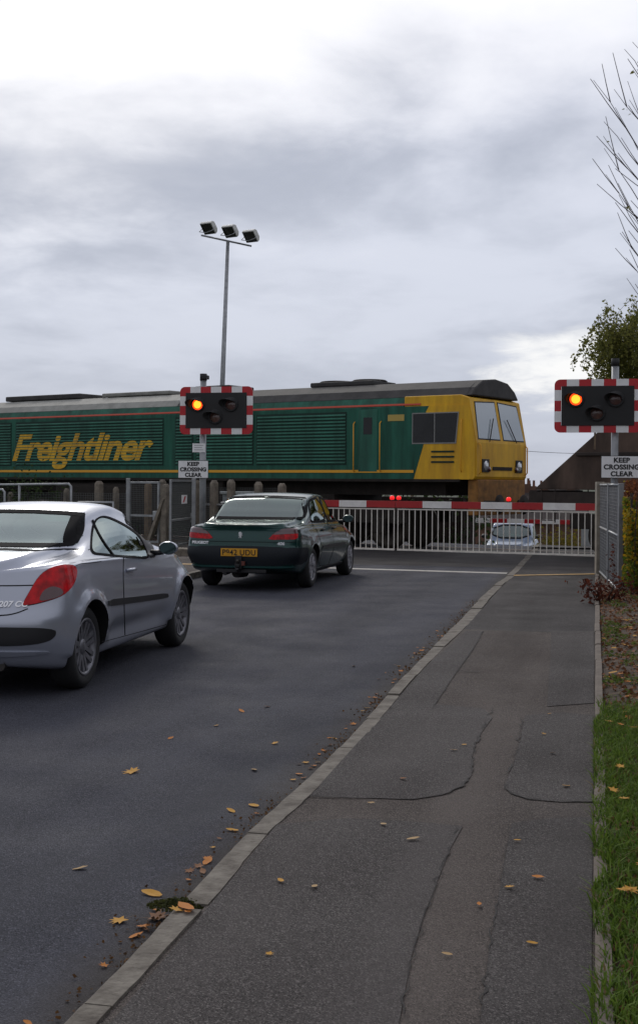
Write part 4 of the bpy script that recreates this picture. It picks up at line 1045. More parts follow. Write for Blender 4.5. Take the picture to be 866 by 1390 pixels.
# door behind the cab, handrails, data panel
s0, s1 = LS(486)[0], LS(512)[0]
d = MB().box(s0, s1, -1.338, -1.30, 1.85, 3.34).build('door', M_lgreen2, lo, .01)
MB().box(s0+.15, s1-.15, -1.342, -1.33, 2.75, 3.15).build('door_window', M_lglass, d)
for q in (s0-.10, s1+.10): MB().tube([(q, -1.33, 1.85), (q, -1.39, 1.9), (q, -1.39, 3.0), (q, -1.33, 3.05)], .014, 6).build('handrail', M_orange, lo)
s0, s1 = LS(497)[0], LS(521)[0]
MB().box(s0+.6, s1+.55, -1.334, -1.32, 3.05, 3.2).build('data_panel', mat('data_panel', (.45, .33, .08), .6), lo)
# lining
for y in (-1, 1):
    a, c_ = sorted((y*1.30, y*1.337)); MB().box(-LL+1.9, -1.62, a, c_, 1.83, 1.895).build('orange_line', M_orange, lo)
    MB().prism([(y*1.318, 3.405), (y*1.322, 3.412), (y*1.297, 3.455), (y*1.29, 3.45)], -LL+1.9, -1.45, 'yz').build('red_line', M_redl, lo)
    a, c_ = sorted((y*1.24, y*1.345)); MB().box(-LL+.4, -.4, a, c_, 1.62, 1.685).build('sole_bar', M_under, lo)
# lettering: sits between the ribs so that they cut through it, as on the real sides
sa, sb = LS(18)[0], LS(209)[0]
zc = LS(110, 603)[1]; me = text_mesh('Freightliner', 1.05, .008, shear=.35, bold=.028, space=.93)
wx = max(v.co.x for v in me.vertices)-min(v.co.x for v in me.vertices); cx_ = (max(v.co.x for v in me.vertices)+min(v.co.x for v in me.vertices))/2
sc = (sb-sa)/wx
put_text('lettering', me, Matrix.Translation(((sa+sb)/2-cx_*sc, -1.343, zc-.12)) @ FACE_BACK @ Matrix.Diagonal((sc, 1.0, 1, 1)), M_lyel, lo)
# running gear
def bogie(par, xc, wheels, r, wb):
    bg = MB(); hw = wb*(wheels-1)/2
    for y in (-1.08, 1.08):
        bg.box(xc-hw-.75, xc+hw+.75, y-.07, y+.07, .62, .95)
        bg.box(xc-.5, xc+.5, y-.16, y+.16, .78, 1.2)
        for k in range(wheels): bg.box(xc-hw+k*wb-.18, xc-hw+k*wb+.18, y-.13, y+.13, .38, .75)
    bg.box(xc-.6, xc+.6, -1.1, 1.1, .8, 1.3)
    o = bg.build('bogie_frame', M_under, par, .02)
    for k in range(wheels):
        for y in (-.75, .75):
            w_ = MB(); sgn = 1 if y < 0 else -1
            w_.lathe([(0, -.065*sgn), (r-.14, -.05*sgn), (r-.1, -.068*sgn), (r, -.066*sgn), (r+.0, .04*sgn), (r+.028, .045*sgn), (r+.028, .065*sgn), (r-.1, .065*sgn), (0, .05*sgn)], 'y', 32, (xc-hw+k*wb, y, r+.012)); w_.build('wheel', M_wheel, o)
for xc in (-4.6, -LL+4.6): bogie(lo, xc, 3, .53, 1.95)
MB().box(-LL/2-3.0, -LL/2+3.0, -1.28, 1.28, .42, 1.55).build('fuel_tank', M_under, lo, .12)
MB().box(-8.2, -7.4, -1.25, 1.25, .9, 1.64).build('battery_box', M_under, lo, .03)
MB().box(-LL+1, -1.0, -.9, .9, 1.3, 1.66).build('underframe', M_under, lo)

# hopper wagon coupled behind
M_wbrown = mat('wagon_brown', (0.070, 0.046, 0.034), 0.85, var=0.7, vscale=1.8, stretch=(1, 1, .35))
M_wdark = mat('wagon_dark', (0.030, 0.022, 0.018), 0.85, var=0.5, vscale=3)
X0 = 1.30; WL = 16.5
wg = thing('hopper_wagon', 'brown hopper wagon with a sloping end coupled to the locomotive cab end', 'wagon', (T0.x, T0.y, 0), TANG)
so, zo = LS(704, 668); s1_, z1_ = LS(815, 575)
k_ = (z1_-1.75)/(s1_-so-.15)
xb = so+.25; top = 3.72; xt = xb+(top-1.78)/max(.7, min(1.3, k_))
b = MB(); b.prism([(X0+.12, 1.47), (xt, top), (X0+WL-(xt-xb)-.4, top), (X0+WL-.12, 1.47)], -1.30, 1.30); b.build('hopper_body', M_wbrown, wg, .02)
for z, h in ((3.66, .10), (2.9, .07), (2.2, .07)):
    xa = X0+.12+(z+h-1.47)*(xt-X0-.12)/(top-1.47)
    MB().box(xa+.05, X0+WL-.4-(xa-xb)-.05, -1.36, 1.36, z, z+h).build('side_rail', M_wdark if z < 3 else M_wbrown, wg, .01)
for k in range(11):
    x = xt+.25+k*1.15
    if x < X0+WL-3: MB().box(x-.05, x+.05, -1.37, -1.29, 1.6, 3.66).build('rib', M_wbrown, wg); MB().box(x-.05, x+.05, 1.29, 1.37, 1.6, 3.66).build('rib', M_wbrown, wg)
b = MB()
for y in (-1.2, 1.2): b.box(X0, X0+WL, y-.08, y+.08, 1.12, 1.42)
b.box(X0, X0+.18, -1.25, 1.25, 1.05, 1.45); b.box(X0+WL-.18, X0+WL, -1.25, 1.25, 1.05, 1.45); b.box(X0+.1, X0+WL-.1, -.35, .35, 1.1, 1.4)
b.build('chassis', M_wdark, wg)
for y in (-1, 1):
    ld = MB()
    for x in (X0+.3, X0+.62): ld.tube([(x, y*1.28, .75), (x, y*1.28, 1.6)], .014, 6)
    for z in (.8, 1.05): ld.tube([(X0+.3, y*1.28, z), (X0+.62, y*1.28, z)], .014, 6)
    ld.build('step', M_wdark, wg)
    bf = MB(); bf.tube([(X0, y*.87, 1.12), (X0-.3, y*.87, 1.12)], .085, 14); bf.lathe([(0, -.31), (.22, -.31), (.22, -.34), (0, -.345)], 'x', 20, (X0, y*.87, 1.12)); bf.build('buffer', M_wdark, wg)
MB().tube([(X0-.02, 0, 1.08), (X0-.5, 0, 1.06), (X0-.96, 0, 1.08)], .035, 8).build('coupling', M_under, wg)
for xc in (X0+2.6, X0+WL-2.6): bogie(wg, xc, 2, .46, 1.9)
for k in range(3):
    x = X0+5.2+k*2.4; MB().prism([(x-.9, 1.46), (x+.9, 1.46), (x+.35, .55), (x-.35, .55)], -1.1, 1.1).build('discharge_chute', M_wdark, wg)

# ------------------------------------------------------------ crossing signals
M_sred = mat('reflective_red', (0.48, 0.012, 0.02), 0.45)
M_swhite = mat('reflective_white', (0.80, 0.80, 0.80), 0.5, var=.06, vscale=9)
M_glow = mat('lit_red_lamp', (1.0, 0.055, 0.006), 0.4, emit=2.0)
M_glowc = mat('lit_lamp_core', (1.0, 0.30, 0.02), 0.4, emit=2.6)
M_dimr = mat('unlit_red_lamp', (0.10, 0.05, 0.045), 0.25, coat=.6)
M_amb = mat('unlit_amber_lamp', (0.11, 0.055, 0.045), 0.25, coat=.6)
def cell_board(W, Hh, nx, nz, bw, bh, r=.09):
    """outer frame of alternating blocks around a board, rounded at its corners, front face at y=0"""
    mbs = MB(); xs = [-W/2+W*i/nx for i in range(nx+1)]; zs = [-Hh/2+Hh*i/nz for i in range(nz+1)]
    def block(x0, x1, z0, z1, c, corner=None):
        poly = [(x0, z0), (x1, z0), (x1, z1), (x0, z1)]
        if corner is not None:
            i = corner; cx_, cz_ = poly[i]; sx = 1 if cx_ == x0 else -1; sz = 1 if cz_ == z0 else -1
            arc = [(cx_+sx*r*(1-cos(t)), cz_+sz*r*(1-sin(t))) for t in [pi/2*k/8 for k in range(9)]]
            if i in (0, 2): arc = arc
            else: arc = arc[::-1]
            poly = poly[:i]+arc+poly[i+1:]
        mbs.prism(poly, 0, .02, 'xz', c)
    for i in range(nx):
        c = i % 2
        block(xs[i], xs[i+1], -Hh/2, -Hh/2+bh, c, 0 if i == 0 else 1 if i == nx-1 else None)
        block(xs[i], xs[i+1], Hh/2-bh, Hh/2, c, 3 if i == 0 else 2 if i == nx-1 else None)
    # side blocks: white, red, white between the red corners, which reach a little further in
    cz = Hh/5; e = [-Hh/2+bh, -Hh/2+cz, -Hh/2+2*cz, -Hh/2+3*cz, -Hh/2+4*cz, Hh/2-bh]
    for x0, x1 in ((-W/2, -W/2+bw), (W/2-bw, W/2)):
        for k, c in enumerate((0, 1, 0, 1, 0)): block(x0, x1, e[k], e[k+1], c)
    return mbs
def signal(name, label, px, Y, z0, W, Hh, pc, off, sgn_c, sgn_wh, small=None, cap_z=3.5, grp='flashing road signals at the crossing'):
    x = (unroll(px, 650)[0]/FPX)*Y
    t = thing(name, label, 'crossing signal', (x, Y, H(x, Y)+.0), -A, grp)
    def loc(qx, qy):           # pixel -> the sign plane's own x and z (plane through the pole, facing down the road)
        d = ray(qx, qy); k = (Y*cos(A)+x*sin(A))/(d.y*cos(A)+d.x*sin(A)); X_, Y_ = d.x*k-x, k-Y
        return X_*cos(A)-Y_*sin(A), EYE+d.z*k
    MB().tube([(0, 0.02, 0), (0, 0.02, cap_z-.12)], .057, 16).build('pole', M_steel, t)
    MB().tube([(0, 0.02, cap_z-.12), (0, 0.02, cap_z)], .063, 16).build('pole_cap', M_black, t)
    cx_, cz_ = loc(*pc)
    T = Matrix.Translation((cx_, -.09, cz_))
    fb = cell_board(W, Hh, 7, 5, .105*W/1.33, .115*Hh/.84); fb.v = [tuple(T @ Vector(v)) for v in fb.v]
    board = fb.build('border', [M_sred, M_swhite], t)
    iw, ih = W-2*.118, Hh-2*.118
    MB().cbox((cx_, -.095, cz_), (iw+.02, .02, ih+.02)).build('backboard', M_black, t, .004)
    bb = MB(); bb.cbox((cx_, -.03, cz_), (iw, .10, ih)); bb.cbox((0, -.02, cz_), (.16, .08, .1)); bb.build('housing', M_black, t, .01)
    rr = .095
    for (dx, dz, lit, m) in ((-.335, .105, True, M_glow), (.275, .105, False, M_dimr), (-.01, -.115, False, M_amb)):
        c_ = (cx_+dx, -.105, cz_+dz)
        ring = MB(); ring.lathe([(rr+.035, 0.002), (rr+.035, -.02), (rr+.004, -.025), (rr+.004, 0.0)], 'y', 32, c_); lamp = ring.build('lamp', M_black, t)
        MB().lathe([(0, -.018), (rr*.55, -.014), (rr, .0)], 'y', 32, c_).build('lens', m, lamp)
        if lit: MB().lathe([(0, -.0225), (rr*.45, -.0195), (rr*.72, -.012)], 'y', 24, c_).build('lens_core', M_glowc, lamp)
        hd = MB(); n = 20; vs = []; fs = []
        for k in range(n+1):
            th = R_(0)+(pi+R_(50))*k/n; dep = .20*(.2+.8*max(0, sin(th-R_(25)))**.7)
            for q in (0, 1):
                R1 = rr+.018+.006*q
                vs.append((c_[0]+R1*cos(th), c_[1]-.01, c_[2]+R1*sin(th))); vs.append((c_[0]+(R1-.004)*cos(th)-.42*dep, c_[1]-.01-dep, c_[2]+(R1-.004)*sin(th)-.16*dep))
        for k in range(n):
            a = 4*k; fs += [(a, a+1, a+5, a+4), (a+2, a+6, a+7, a+3), (a+1, a+3, a+7, a+5)]
        hd.add(vs, fs, 0, True); hd.build('hood', M_black, lamp)
    sx, sz = loc(*sgn_c); sw, sh = sgn_wh
    pl = MB().cbox((sx, -.075, sz), (sw, .012, sh)).build('sign_plate', M_black, t, .003)
    MB().cbox((sx, -.083, sz), (sw-.016, .006, sh-.016)).build('sign_face', M_swhite, pl)
    me = text_mesh('KEEP\nCROSSING\nCLEAR', sh*.30, .0015, bold=.0042, line=1.02, space=1.04)
    ys_ = [v.co.y for v in me.vertices]; my = (max(ys_)+min(ys_))/2; wx_ = max(v.co.x for v in me.vertices)*2
    put_text('lettering', me, Matrix.Translation((sx, -.0885, sz)) @ FACE_BACK @ Matrix.Diagonal((sw*.86/wx_, 1, 1, 1)) @ Matrix.Translation((0, -my, 0)), M_ink, pl)
    br = MB(); br.cbox((0, -.04, sz), (.14, .06, .04)); br.build('bracket', M_steel, pl)
    if small:
        qx, qz = loc(*small); s_ = MB().cbox((qx, -.05, qz), (.235, .008, .155)).build('notice_plate', M_swhite, t)
        for k in range(3): MB().cbox((qx+(-.01 if k == 1 else 0), -.0555, qz+.045-k*.04), (.17-.03*(k == 1), .002, .008)).build('notice_line', mat('faded_print', (.25, .25, .26), .7), s_)
    return t, loc
tL, locL = signal('crossing_signal', 'red and white bordered signal on a pole behind the green car, top left lamp lit', 275, 22.2, 0, 1.33, .84, (295.5, 557.5), 0, (264.5, 637.2), (.56, .315), (271.3, 608), 3.50)
tR, locR = signal('crossing_signal', 'red and white bordered signal beside the hedge and mesh fence, top left lamp lit', 833.5, 19.7, 0, 1.33, .84, (810.5, 551.3), 0, (843, 634), (.63, .35), None, 3.57)
# camera head on top of the left pole
hx, hz = locL(279, 512)
MB().cbox((hx, .02, hz), (.09, .16, .07)).build('pole_bracket', M_black, tL, .01)

# ------------------------------------------------------------ barriers
B0 = Vector((5.34, 24.1)); BD = Vector((-.9125, .409))
def BL(px):
    d = ray(px, 690); k = d.x  # solve B0+BD*u = (d.x*v, v)
    return (k*B0.y-B0.x)/(BD.x-k*BD.y)
M_skirt = mat('skirt_paint', (0.74, 0.70, 0.63), 0.6, var=.15, vscale=8)
M_bwhite = mat('boom_white', (0.74, 0.72, 0.69), 0.5, var=.12, vscale=5)
M_bred = mat('boom_red', (0.40, 0.015, 0.018), 0.45, var=.1, vscale=5)
M_blamp = mat('boom_lamp', (0.9, 0.02, 0.02), 0.3, emit=.8)
M_cab = mat('machine_grey', (0.33, 0.34, 0.34), 0.6, var=.15)
def barrier(name, label, u0, u1, bands, lights, base_u, skirt=True, z=1.15, origin=None, ang=None, rest=True, h0=0.0, first=0):
    """u grows from the right-hand end; bands are u values where the colour changes"""
    o = origin or B0; t = thing(name, label, 'level crossing barrier', (o.x, o.y, h0), atan2(BD.y, BD.x) if ang is None else ang, 'barrier arms lowered across the road')
    bm_ = MB(); hb = .068
    e = [u0]+[q for q in bands if u0 < q < u1]+[u1]
    for i in range(len(e)-1): bm_.box(e[i], e[i+1], -.035, .035, z-hb, z+hb, (i+first) % 2)
    boom = bm_.build('boom', [M_bred, M_bwhite], t)
    for l in lights:
        b = MB(); b.box(l-.03, l+.03, -.03, .03, z+hb, z+hb+.03); b.build('lamp_base', M_black, boom)
        b = MB(); b.lathe([(0, -.045), (.035, -.04), (.047, -.02), (.047, .02), (.035, .04), (0, .045)], 'y', 20, (l, 0, z+hb+.06)); b.build('lamp', M_blamp, boom)
    if skirt:
        b = MB(); b.box(u0+.02, u1-.02, -.018, .018, .20, .235); b.box(u0+.02, u1-.02, -.015, .015, z-hb-.045, z-hb-.02); b.build('skirt_rail', M_skirt, t)
        n = int((u1-u0-.04)/.122)
        for k in range(n+1):
            x = u0+.03+(u1-u0-.06)*k/n; p = MB().box(x-.008, x+.008, -.008, .008, .235, z-hb-.02).build('skirt_bar', M_skirt, t)
    b = MB(); b.box(base_u-.26, base_u+.26, .08, .55, 0, 1.12); b.box(base_u-.29, base_u+.29, .05, .58, 1.12, 1.16); b.build('machine_cabinet', M_cab, t, .02)
    b = MB(); b.tube([(base_u, .08, z-.05), (base_u, -.08, z-.05)], .07, 14); b.build('pivot', M_black, t)
    s_ = 1 if base_u < u0 else -1
    b = MB(); x0, x1 = sorted((base_u, u0 if s_ == 1 else u1)); b.box(x0-.05, x1+.05, -.045, .045, z-hb-.01, z+hb+.01); b.build('arm_socket', M_cab, t, .01)
    return t
uj = BL(537.5); nR = BL(812)
bpx = [781, 737, 695, 653, 613, 574]
barrier('barrier_arm', 'barrier arm beside the mesh fence with two red lamps on its boom', -.3, uj-.012, [BL(q) for q in bpx], [BL(541), BL(690)], -.95, first=0)
uL = BL(405)
barrier('barrier_arm', 'barrier arm emerging from behind the dark green car, red lamp at its tip', uj+.012, uj+3.05, [BL(498), BL(461)]+[BL(461)+.6*k for k in range(1, 5)], [BL(532)], uj+3.5, first=0)
# far side pair, seen low through the rails
f0 = AT(783, 709, 38.5); hz_ = H(f0.x, f0.y)
barrier('barrier_arm', 'far barrier arm beyond the railway, seen through the near rails', 0, 4.0, [.55*k for k in range(1, 8)], [], -.5, False, 1.12, Vector((f0.x, f0.y)), atan2(BD.y, BD.x), h0=f0.z-1.12, first=0)

# ------------------------------------------------------------ floodlight mast behind the train
fy = 46.0; pb = AT(300.5, 560, fy); ptop = AT(309.5, 328, fy)
ft = thing('floodlight_mast', 'tall grey steel mast with three floodlights standing behind the train', 'floodlight', (pb.x-(ptop.x-pb.x)*.8, fy, H(pb.x, fy)))
hT = ptop.z-H(pb.x, fy); lean = (ptop.x-(pb.x-(ptop.x-pb.x)*.8))
MB().tube([(0, 0, 0), (lean*.6, 0, hT*.6), (lean, 0, hT)], [.12, .09, .065], 14).build('mast', M_steel, ft)
MB().tube([(lean-.95, -.35, hT+.16), (lean+.85, .3, hT-.10)], .035, 8).build('crossbar', M_steel, ft)
for i, (qx, qy) in enumerate(((284, 309), (313, 313.5), (341, 320))):
    p = AT(qx, qy, fy); dx, dz = p.x-ft.location.x, p.z-ft.location.z
    T = Matrix.Translation((dx, -.05, dz)) @ Matrix.Rotation(R_(-32), 4, 'Z') @ Matrix.Rotation(R_(-48), 4, 'X')
    b = MB(); b.prism([(-.24, -.10), (.24, -.10), (.24, .02), (.15, .12), (-.15, .12), (-.24, .02)], -.26, .26, 'yz', T=T)
    h = b.build('floodlight', mat('lamp_housing', (.55, .55, .52), .5), ft, .02)
    MB().box(-.23, .23, -.21, .21, -.115, -.098, 0, T).build('lamp_glass', mat('floodlight_glass', (.03, .03, .028), .2), h)
    MB().tube([T @ Vector((-.27, 0, 0)), T @ Vector((-.30, 0, -.25)), T @ Vector((0, .05, -.28)), T @ Vector((.30, 0, -.25)), T @ Vector((.27, 0, 0))], .014, 6).build('stirrup', M_steel, h)
# ------------------------------------------------------------ fences and posts on the left
M_post = mat('weathered_concrete', (0.17, 0.145, 0.115), 0.9, var=.5, vscale=6, bump=.5, bscale=30)
M_mesh = mat('mesh_wire', (0.13, 0.14, 0.14), 0.6, 0.5)
M_timber = mat('weathered_timber', (0.16, 0.115, 0.075), 0.85, var=.4, vscale=8)
def FL(px, m): s, _ = LS(px, 655, m); return TR(s, m)
def ztop(px, py, m): return LS(px, py, m)[1]
def mesh_wires(p0, p1, z0, z1, gap, r=.0022):
    b = MB(); L_ = (p1-p0).length; n = max(1, int(L_/gap)); k = max(1, int((z1-z0)/gap)); d = (p1-p0).normalized(); nn = Vector((-d.y, d.x, 0))
    def rod(a, c, up):
        side = nn; oth = d if up else Vector((0, 0, 1)); v = []
        for q in (a, c):
            for (i, j) in ((-1, -1), (1, -1), (1, 1), (-1, 1)): v.append(q+side*r*i+oth*r*j)
        b.add(v, [(0, 1, 5, 4), (1, 2, 6, 5), (2, 3, 7, 6), (3, 0, 4, 7)])
    for i in range(n+1):
        q = p0+d*(L_*i/n); rod(Vector((q.x, q.y, z0)), Vector((q.x, q.y, z1)), True)
    for j in range(k+1):
        z = z0+(z1-z0)*j/k; rod(Vector((p0.x, p0.y, z)), Vector((p1.x, p1.y, z)), False)
    return b
def post_mb(p, h, w=.125, taper=.9, z0=-.15):
    b = MB(); a = w/2; e = a*taper
    T = Matrix.Translation((p.x, p.y, 0)) @ Matrix.Rotation(TANG, 4, 'Z')
    b.add([(-a, -a, z0), (a, -a, z0), (a, a, z0), (-a, a, z0), (-e, -e, h-.07), (e, -e, h-.07), (e, e, h-.07), (-e, e, h-.07), (-e*.6, -e*.6, h), (e*.6, -e*.6, h), (e*.6, e*.6, h), (-e*.6, e*.6, h)],
          [(3, 2, 1, 0), (0, 1, 5, 4), (1, 2, 6, 5), (2, 3, 7, 6), (3, 0, 4, 7), (4, 5, 9, 8), (5, 6, 10, 9), (6, 7, 11, 10), (7, 4, 8, 11), (8, 9, 10, 11)], T=T)
    return b
FM = -3.9
wf = thing('wire_fence', 'wire mesh fence on concrete posts running along the railway', 'fence', (0, 0, 0))
pxs = [(-190, 676), (-120, 674), (-52, 671), (15, 668), (91, 663), (158, 661)]
for q, ty in pxs:
    p = FL(q, FM); post_mb(p, ztop(q, ty, FM)).build('post', M_post, wf, .012)
for i in range(len(pxs)-1):
    a, b_ = FL(pxs[i][0], FM-.07), FL(pxs[i+1][0], FM-.07); mesh_wires(a, b_, .05, 1.28, .06).build('mesh', M_mesh, wf)
a, b_ = FL(158, FM-.07), FL(175, FM-.07); mesh_wires(a, b_, .05, 1.28, .06).build('mesh', M_mesh, wf)
wf2 = thing('wire_fence', 'wire mesh fence on tall concrete posts between the gate and the green car roof', 'fence', (0, 0, 0))
px2 = [(267, 652), (291, 652), (314, 651), (351, 654), (383, 656)]
for q, ty in px2:
    p = FL(q, FM); post_mb(p, ztop(q, ty, FM), .16, .92).build('post', M_post, wf2, .015)
for i in range(len(px2)-1):
    mesh_wires(FL(px2[i][0], FM+.1), FL(px2[i+1][0], FM+.1), .05, 1.45, .05).build('mesh', M_mesh, wf2)
for z in (.45, 1.05):
    a, b_ = FL(262, FM+.02), FL(383, FM+.02); MB().tube([(a.x, a.y, z), (b_.x, b_.y, z)], .025, 6).build('rail', M_steel, wf2)
for q, ty, w_, lab in ((135, 653, .2, 'thick old concrete post standing alone behind the wire fence'), (221, 651, .17, 'round topped concrete post beside the diagonal strut')):
    p = FL(q, FM+.3); tag(post_mb(p, ztop(q, ty, FM+.3), w_, .85).build('concrete_post', M_post, None, .02), lab, 'post')
pst = post_mb(FL(225.5, FM-.45), ztop(225.5, 657, FM-.45), .16, .95).build('gate_post', M_post, None, .015); tag(pst, 'stout concrete gate post propped by a diagonal strut', 'post')
a = FL(223.5, FM-.5); b_ = FL(204, FM-.5)
MB().tube([(a.x, a.y, ztop(223.5, 676, FM-.5)), (b_.x, b_.y, ztop(204, 733, FM-.5))], .065, 4).build('strut', M_post, pst)
tmb = post_mb(FL(201.5, FM+.5), 1.55, .13, 1.0).build('timber_post', M_timber); tag(tmb, 'plain timber post seen through the mesh of the closed gate', 'post')
def gate(name, label, p0, p1, z0, z1, mid, notice=None):
    d = (p1-p0); L_ = d.length; ang = atan2(d.y, d.x); t = thing(name, label, 'gate', (p0.x, p0.y, 0), ang, 'mesh gates beside the crossing')
    f = MB(); f.box(0, .05, -.025, .025, z0, z1); f.box(L_-.05, L_, -.025, .025, z0, z1); f.box(.05, L_-.05, -.02, .02, z1-.05, z1); f.box(.05, L_-.05, -.02, .02, z0, z0+.05); f.box(.05, L_-.05, -.018, .018, mid-.025, mid+.025)
    f.build('frame', M_steel, t, .004)
    mesh_wires(Vector((.05, 0, 0)), Vector((L_-.05, 0, 0)), z0+.05, z1-.05, .048, .0024).build('mesh', M_mesh, t)
    l = MB(); l.box(L_-.16, L_-.02, -.06, .03, mid-.10, mid+.12); l.build('latch', M_steel, t, .006)
    if notice: n = MB().box(L_*.42, L_*.66, -.035, -.028, z1-.55, z1-.35).build('notice', M_swhite, t); MB().prism([(L_*.46, z1-.52), (L_*.52, z1-.52), (L_*.60, z1-.38), (L_*.54, z1-.38)], -.038, -.0355).build('red_mark', M_sred, n)
    return t
gate('mesh_gate', 'closed galvanised mesh gate nearer the silver car roof', FL(176, FM-.4), FL(217, FM-.4), .12, ztop(196, 653.5, FM-.4), ztop(196, 700, FM-.4))
pa = P(231, 751, .0); pb_ = P(262, 744, .0)
gate('mesh_gate', 'half open galvanised mesh gate with a small notice, beside the signal pole', pa, pb_, .12, AT(231, 651, pa.y).z, AT(245, 705, (pa.y+pb_.y)/2).z, True)
for q, lab in ((174.5, 'grey steel gate post left of the closed mesh gate'), (263.5, 'grey steel gate post just left of the signal pole')):
    p = FL(q, FM-.42); tag(MB().box(-.045, .045, -.045, .045, 0, 1.66).build('steel_post', M_steel, None, .006), lab, 'post').location = (p.x, p.y, 0)
# galvanised handrails
def rail_thing(label, pts, extra=()):
    t = thing('handrail', label, 'handrail', (0, 0, 0), 0, 'galvanised handrails by the left footpath')
    MB().tube(pts, .032, 10).build('rail', M_steel, t)
    for e in extra: MB().tube(e, .032, 10).build('upright', M_steel, t)
hm = FM-.35
def V(px, py, m=hm): s, z = LS(px, py, m); return TR(s, m, z)
def dn(v, z=0): return Vector((v.x, v.y, z))
rail_thing('long galvanised handrail bending down behind the silver car roof', [V(-90, 659), V(94, 657), V(97, 660), dn(V(97.5, 660))], [[V(27, 658), dn(V(27, 658))], [V(-50, 658), dn(V(-50, 658))]])
rail_thing('short low galvanised pipe rail between the concrete posts and the gate', [dn(V(103, 684)), V(103, 684), V(107, 682), V(154, 682), dn(V(155, 682))])
rail_thing('lower galvanised handrail at the left edge behind the long one', [V(-90, 666, hm-.3), V(4, 664.5, hm-.3), V(7, 668, hm-.3), dn(V(7, 668, hm-.3))])
# equipment cabinet beyond the fence
p = FL(328, FM+.8); cb_ = thing('equipment_cabinet', 'small pale grey equipment cabinet behind the wire fence', 'cabinet', (p.x, p.y, 0), TANG)
MB().box(-.42, .42, -.2, .2, .0, 1.30).build('cabinet_body', mat('cabinet_grey', (.28, .31, .31), .6), cb_, .02); MB().box(-.46, .46, -.25, .25, 1.30, 1.36).build('lid', mat('cabinet_grey2', (.4, .43, .42), .6), cb_, .01)
MB().box(-.36, .36, -.215, -.2, .1, 1.2).build('door', mat('cabinet_grey', (.28, .31, .31), .6), cb_, .005)
# low stone edge by the gates
b = MB(); rnd = random.Random(5); a, e = P(170, 757, .05), P(262, 757, .05)
for k in range(9):
    q = a.lerp(e, (k+.5)/9); q2 = MB(); b.add([(q.x+x*rnd.uniform(.8, 1), q.y+y, z*rnd.uniform(.8, 1.1)) for z in (-.1, .24) for (x, y) in ((-.17, -.13), (.17, -.13), (.17, .13), (-.17, .13))], [(0, 1, 5, 4), (1, 2, 6, 5), (2, 3, 7, 6), (3, 0, 4, 7), (4, 5, 6, 7)])
tag(b.build('stone_edging', M_post, None, .02), 'low rough stone edging at the foot of the mesh gates', 'wall')

# ------------------------------------------------------------ mesh fence and posts on the right
f1, f0 = P(813, 779, .03), P(841, 808, .03)
rf = thing('mesh_fence', 'tall galvanised mesh fence between the footpath and the copper hedge', 'fence', (0, 0, 0))
d = (f1-f0).normalized(); Z1 = 1.60
for k, w_ in ((0, .035), (.5, .03), (1, .06)):
    if k == 1: w_ = .07
    p = f0.lerp(f1, k); MB().box(-w_, w_, -w_, w_, -.1, Z1+(.03 if k == 1 else 0)).build('post', mat('pale_concrete', (.30, .27, .22), .9, var=.3, vscale=6) if k == 1 else M_steel, rf, .006).location = (p.x, p.y, 0)
mesh_wires(f0, f1, .06, Z1-.02, .05, .0028).build('mesh', M_steel, rf)
for z in (.08, .85, Z1-.02): MB().tube([(f0.x, f0.y, z), (f1.x, f1.y, z)], .02, 6).build('rail', M_steel, rf)
pc = P(821, 785, .03); tag(MB().box(-.06, .06, -.06, .06, -.1, 1.62).build('concrete_post', M_post, None, .012), 'square concrete post just behind the end of the right mesh fence', 'post').location = (pc.x+.12, pc.y+.5, 0)

# ------------------------------------------------------------ foliage
def leafmat(name, a, b_, rough=.7, tr=.45):
    m = mat(name, a, rough, col2=b_, island=1, spec=.25, var=.3); nt = m.node_tree; b = nt.nodes['Principled BSDF']   # light passes through thin leaves
    if 'through' in nt.nodes: return m
    t = nt.nodes.new('ShaderNodeBsdfTranslucent'); t.name = 'through'; mx = nt.nodes.new('ShaderNodeMixShader'); mx.inputs[0].default_value = tr
    nt.links.new(b.inputs['Base Color'].links[0].from_socket, t.inputs[0]); nt.links.new(b.outputs[0], mx.inputs[1]); nt.links.new(t.outputs[0], mx.inputs[2])
    nt.links.new(mx.outputs[0], nt.nodes['Material Output'].inputs[0]); return m
M_beech = leafmat('copper_beech_leaf', (0.09, 0.032, 0.018), (0.28, 0.10, 0.04))
M_ivyy = leafmat('yellow_creeper_leaf', (0.50, 0.28, 0.012), (0.26, 0.24, 0.025))
M_ivyg = leafmat('green_creeper_leaf', (0.06, 0.11, 0.015), (0.20, 0.24, 0.03))
M_redleaf = leafmat('red_shrub_leaf', (0.05, 0.016, 0.012), (0.16, 0.045, 0.025))
M_birch = leafmat('birch_leaf', (0.08, 0.095, 0.022), (0.26, 0.25, 0.06))
M_green = leafmat('dark_leaf', (0.015, 0.03, 0.010), (0.05, 0.075, 0.022))
M_grass = leafmat('grass_blade', (0.05, 0.10, 0.012), (0.16, 0.24, 0.035))
M_weed = leafmat('weed_leaf', (0.06, 0.10, 0.02), (0.17, 0.20, 0.05))
M_bark = mat('bark', (0.035, 0.026, 0.022), 0.9, var=.4, vscale=12, bump=.5)
M_twig = mat('bare_twig', (0.045, 0.028, 0.026), 0.8)
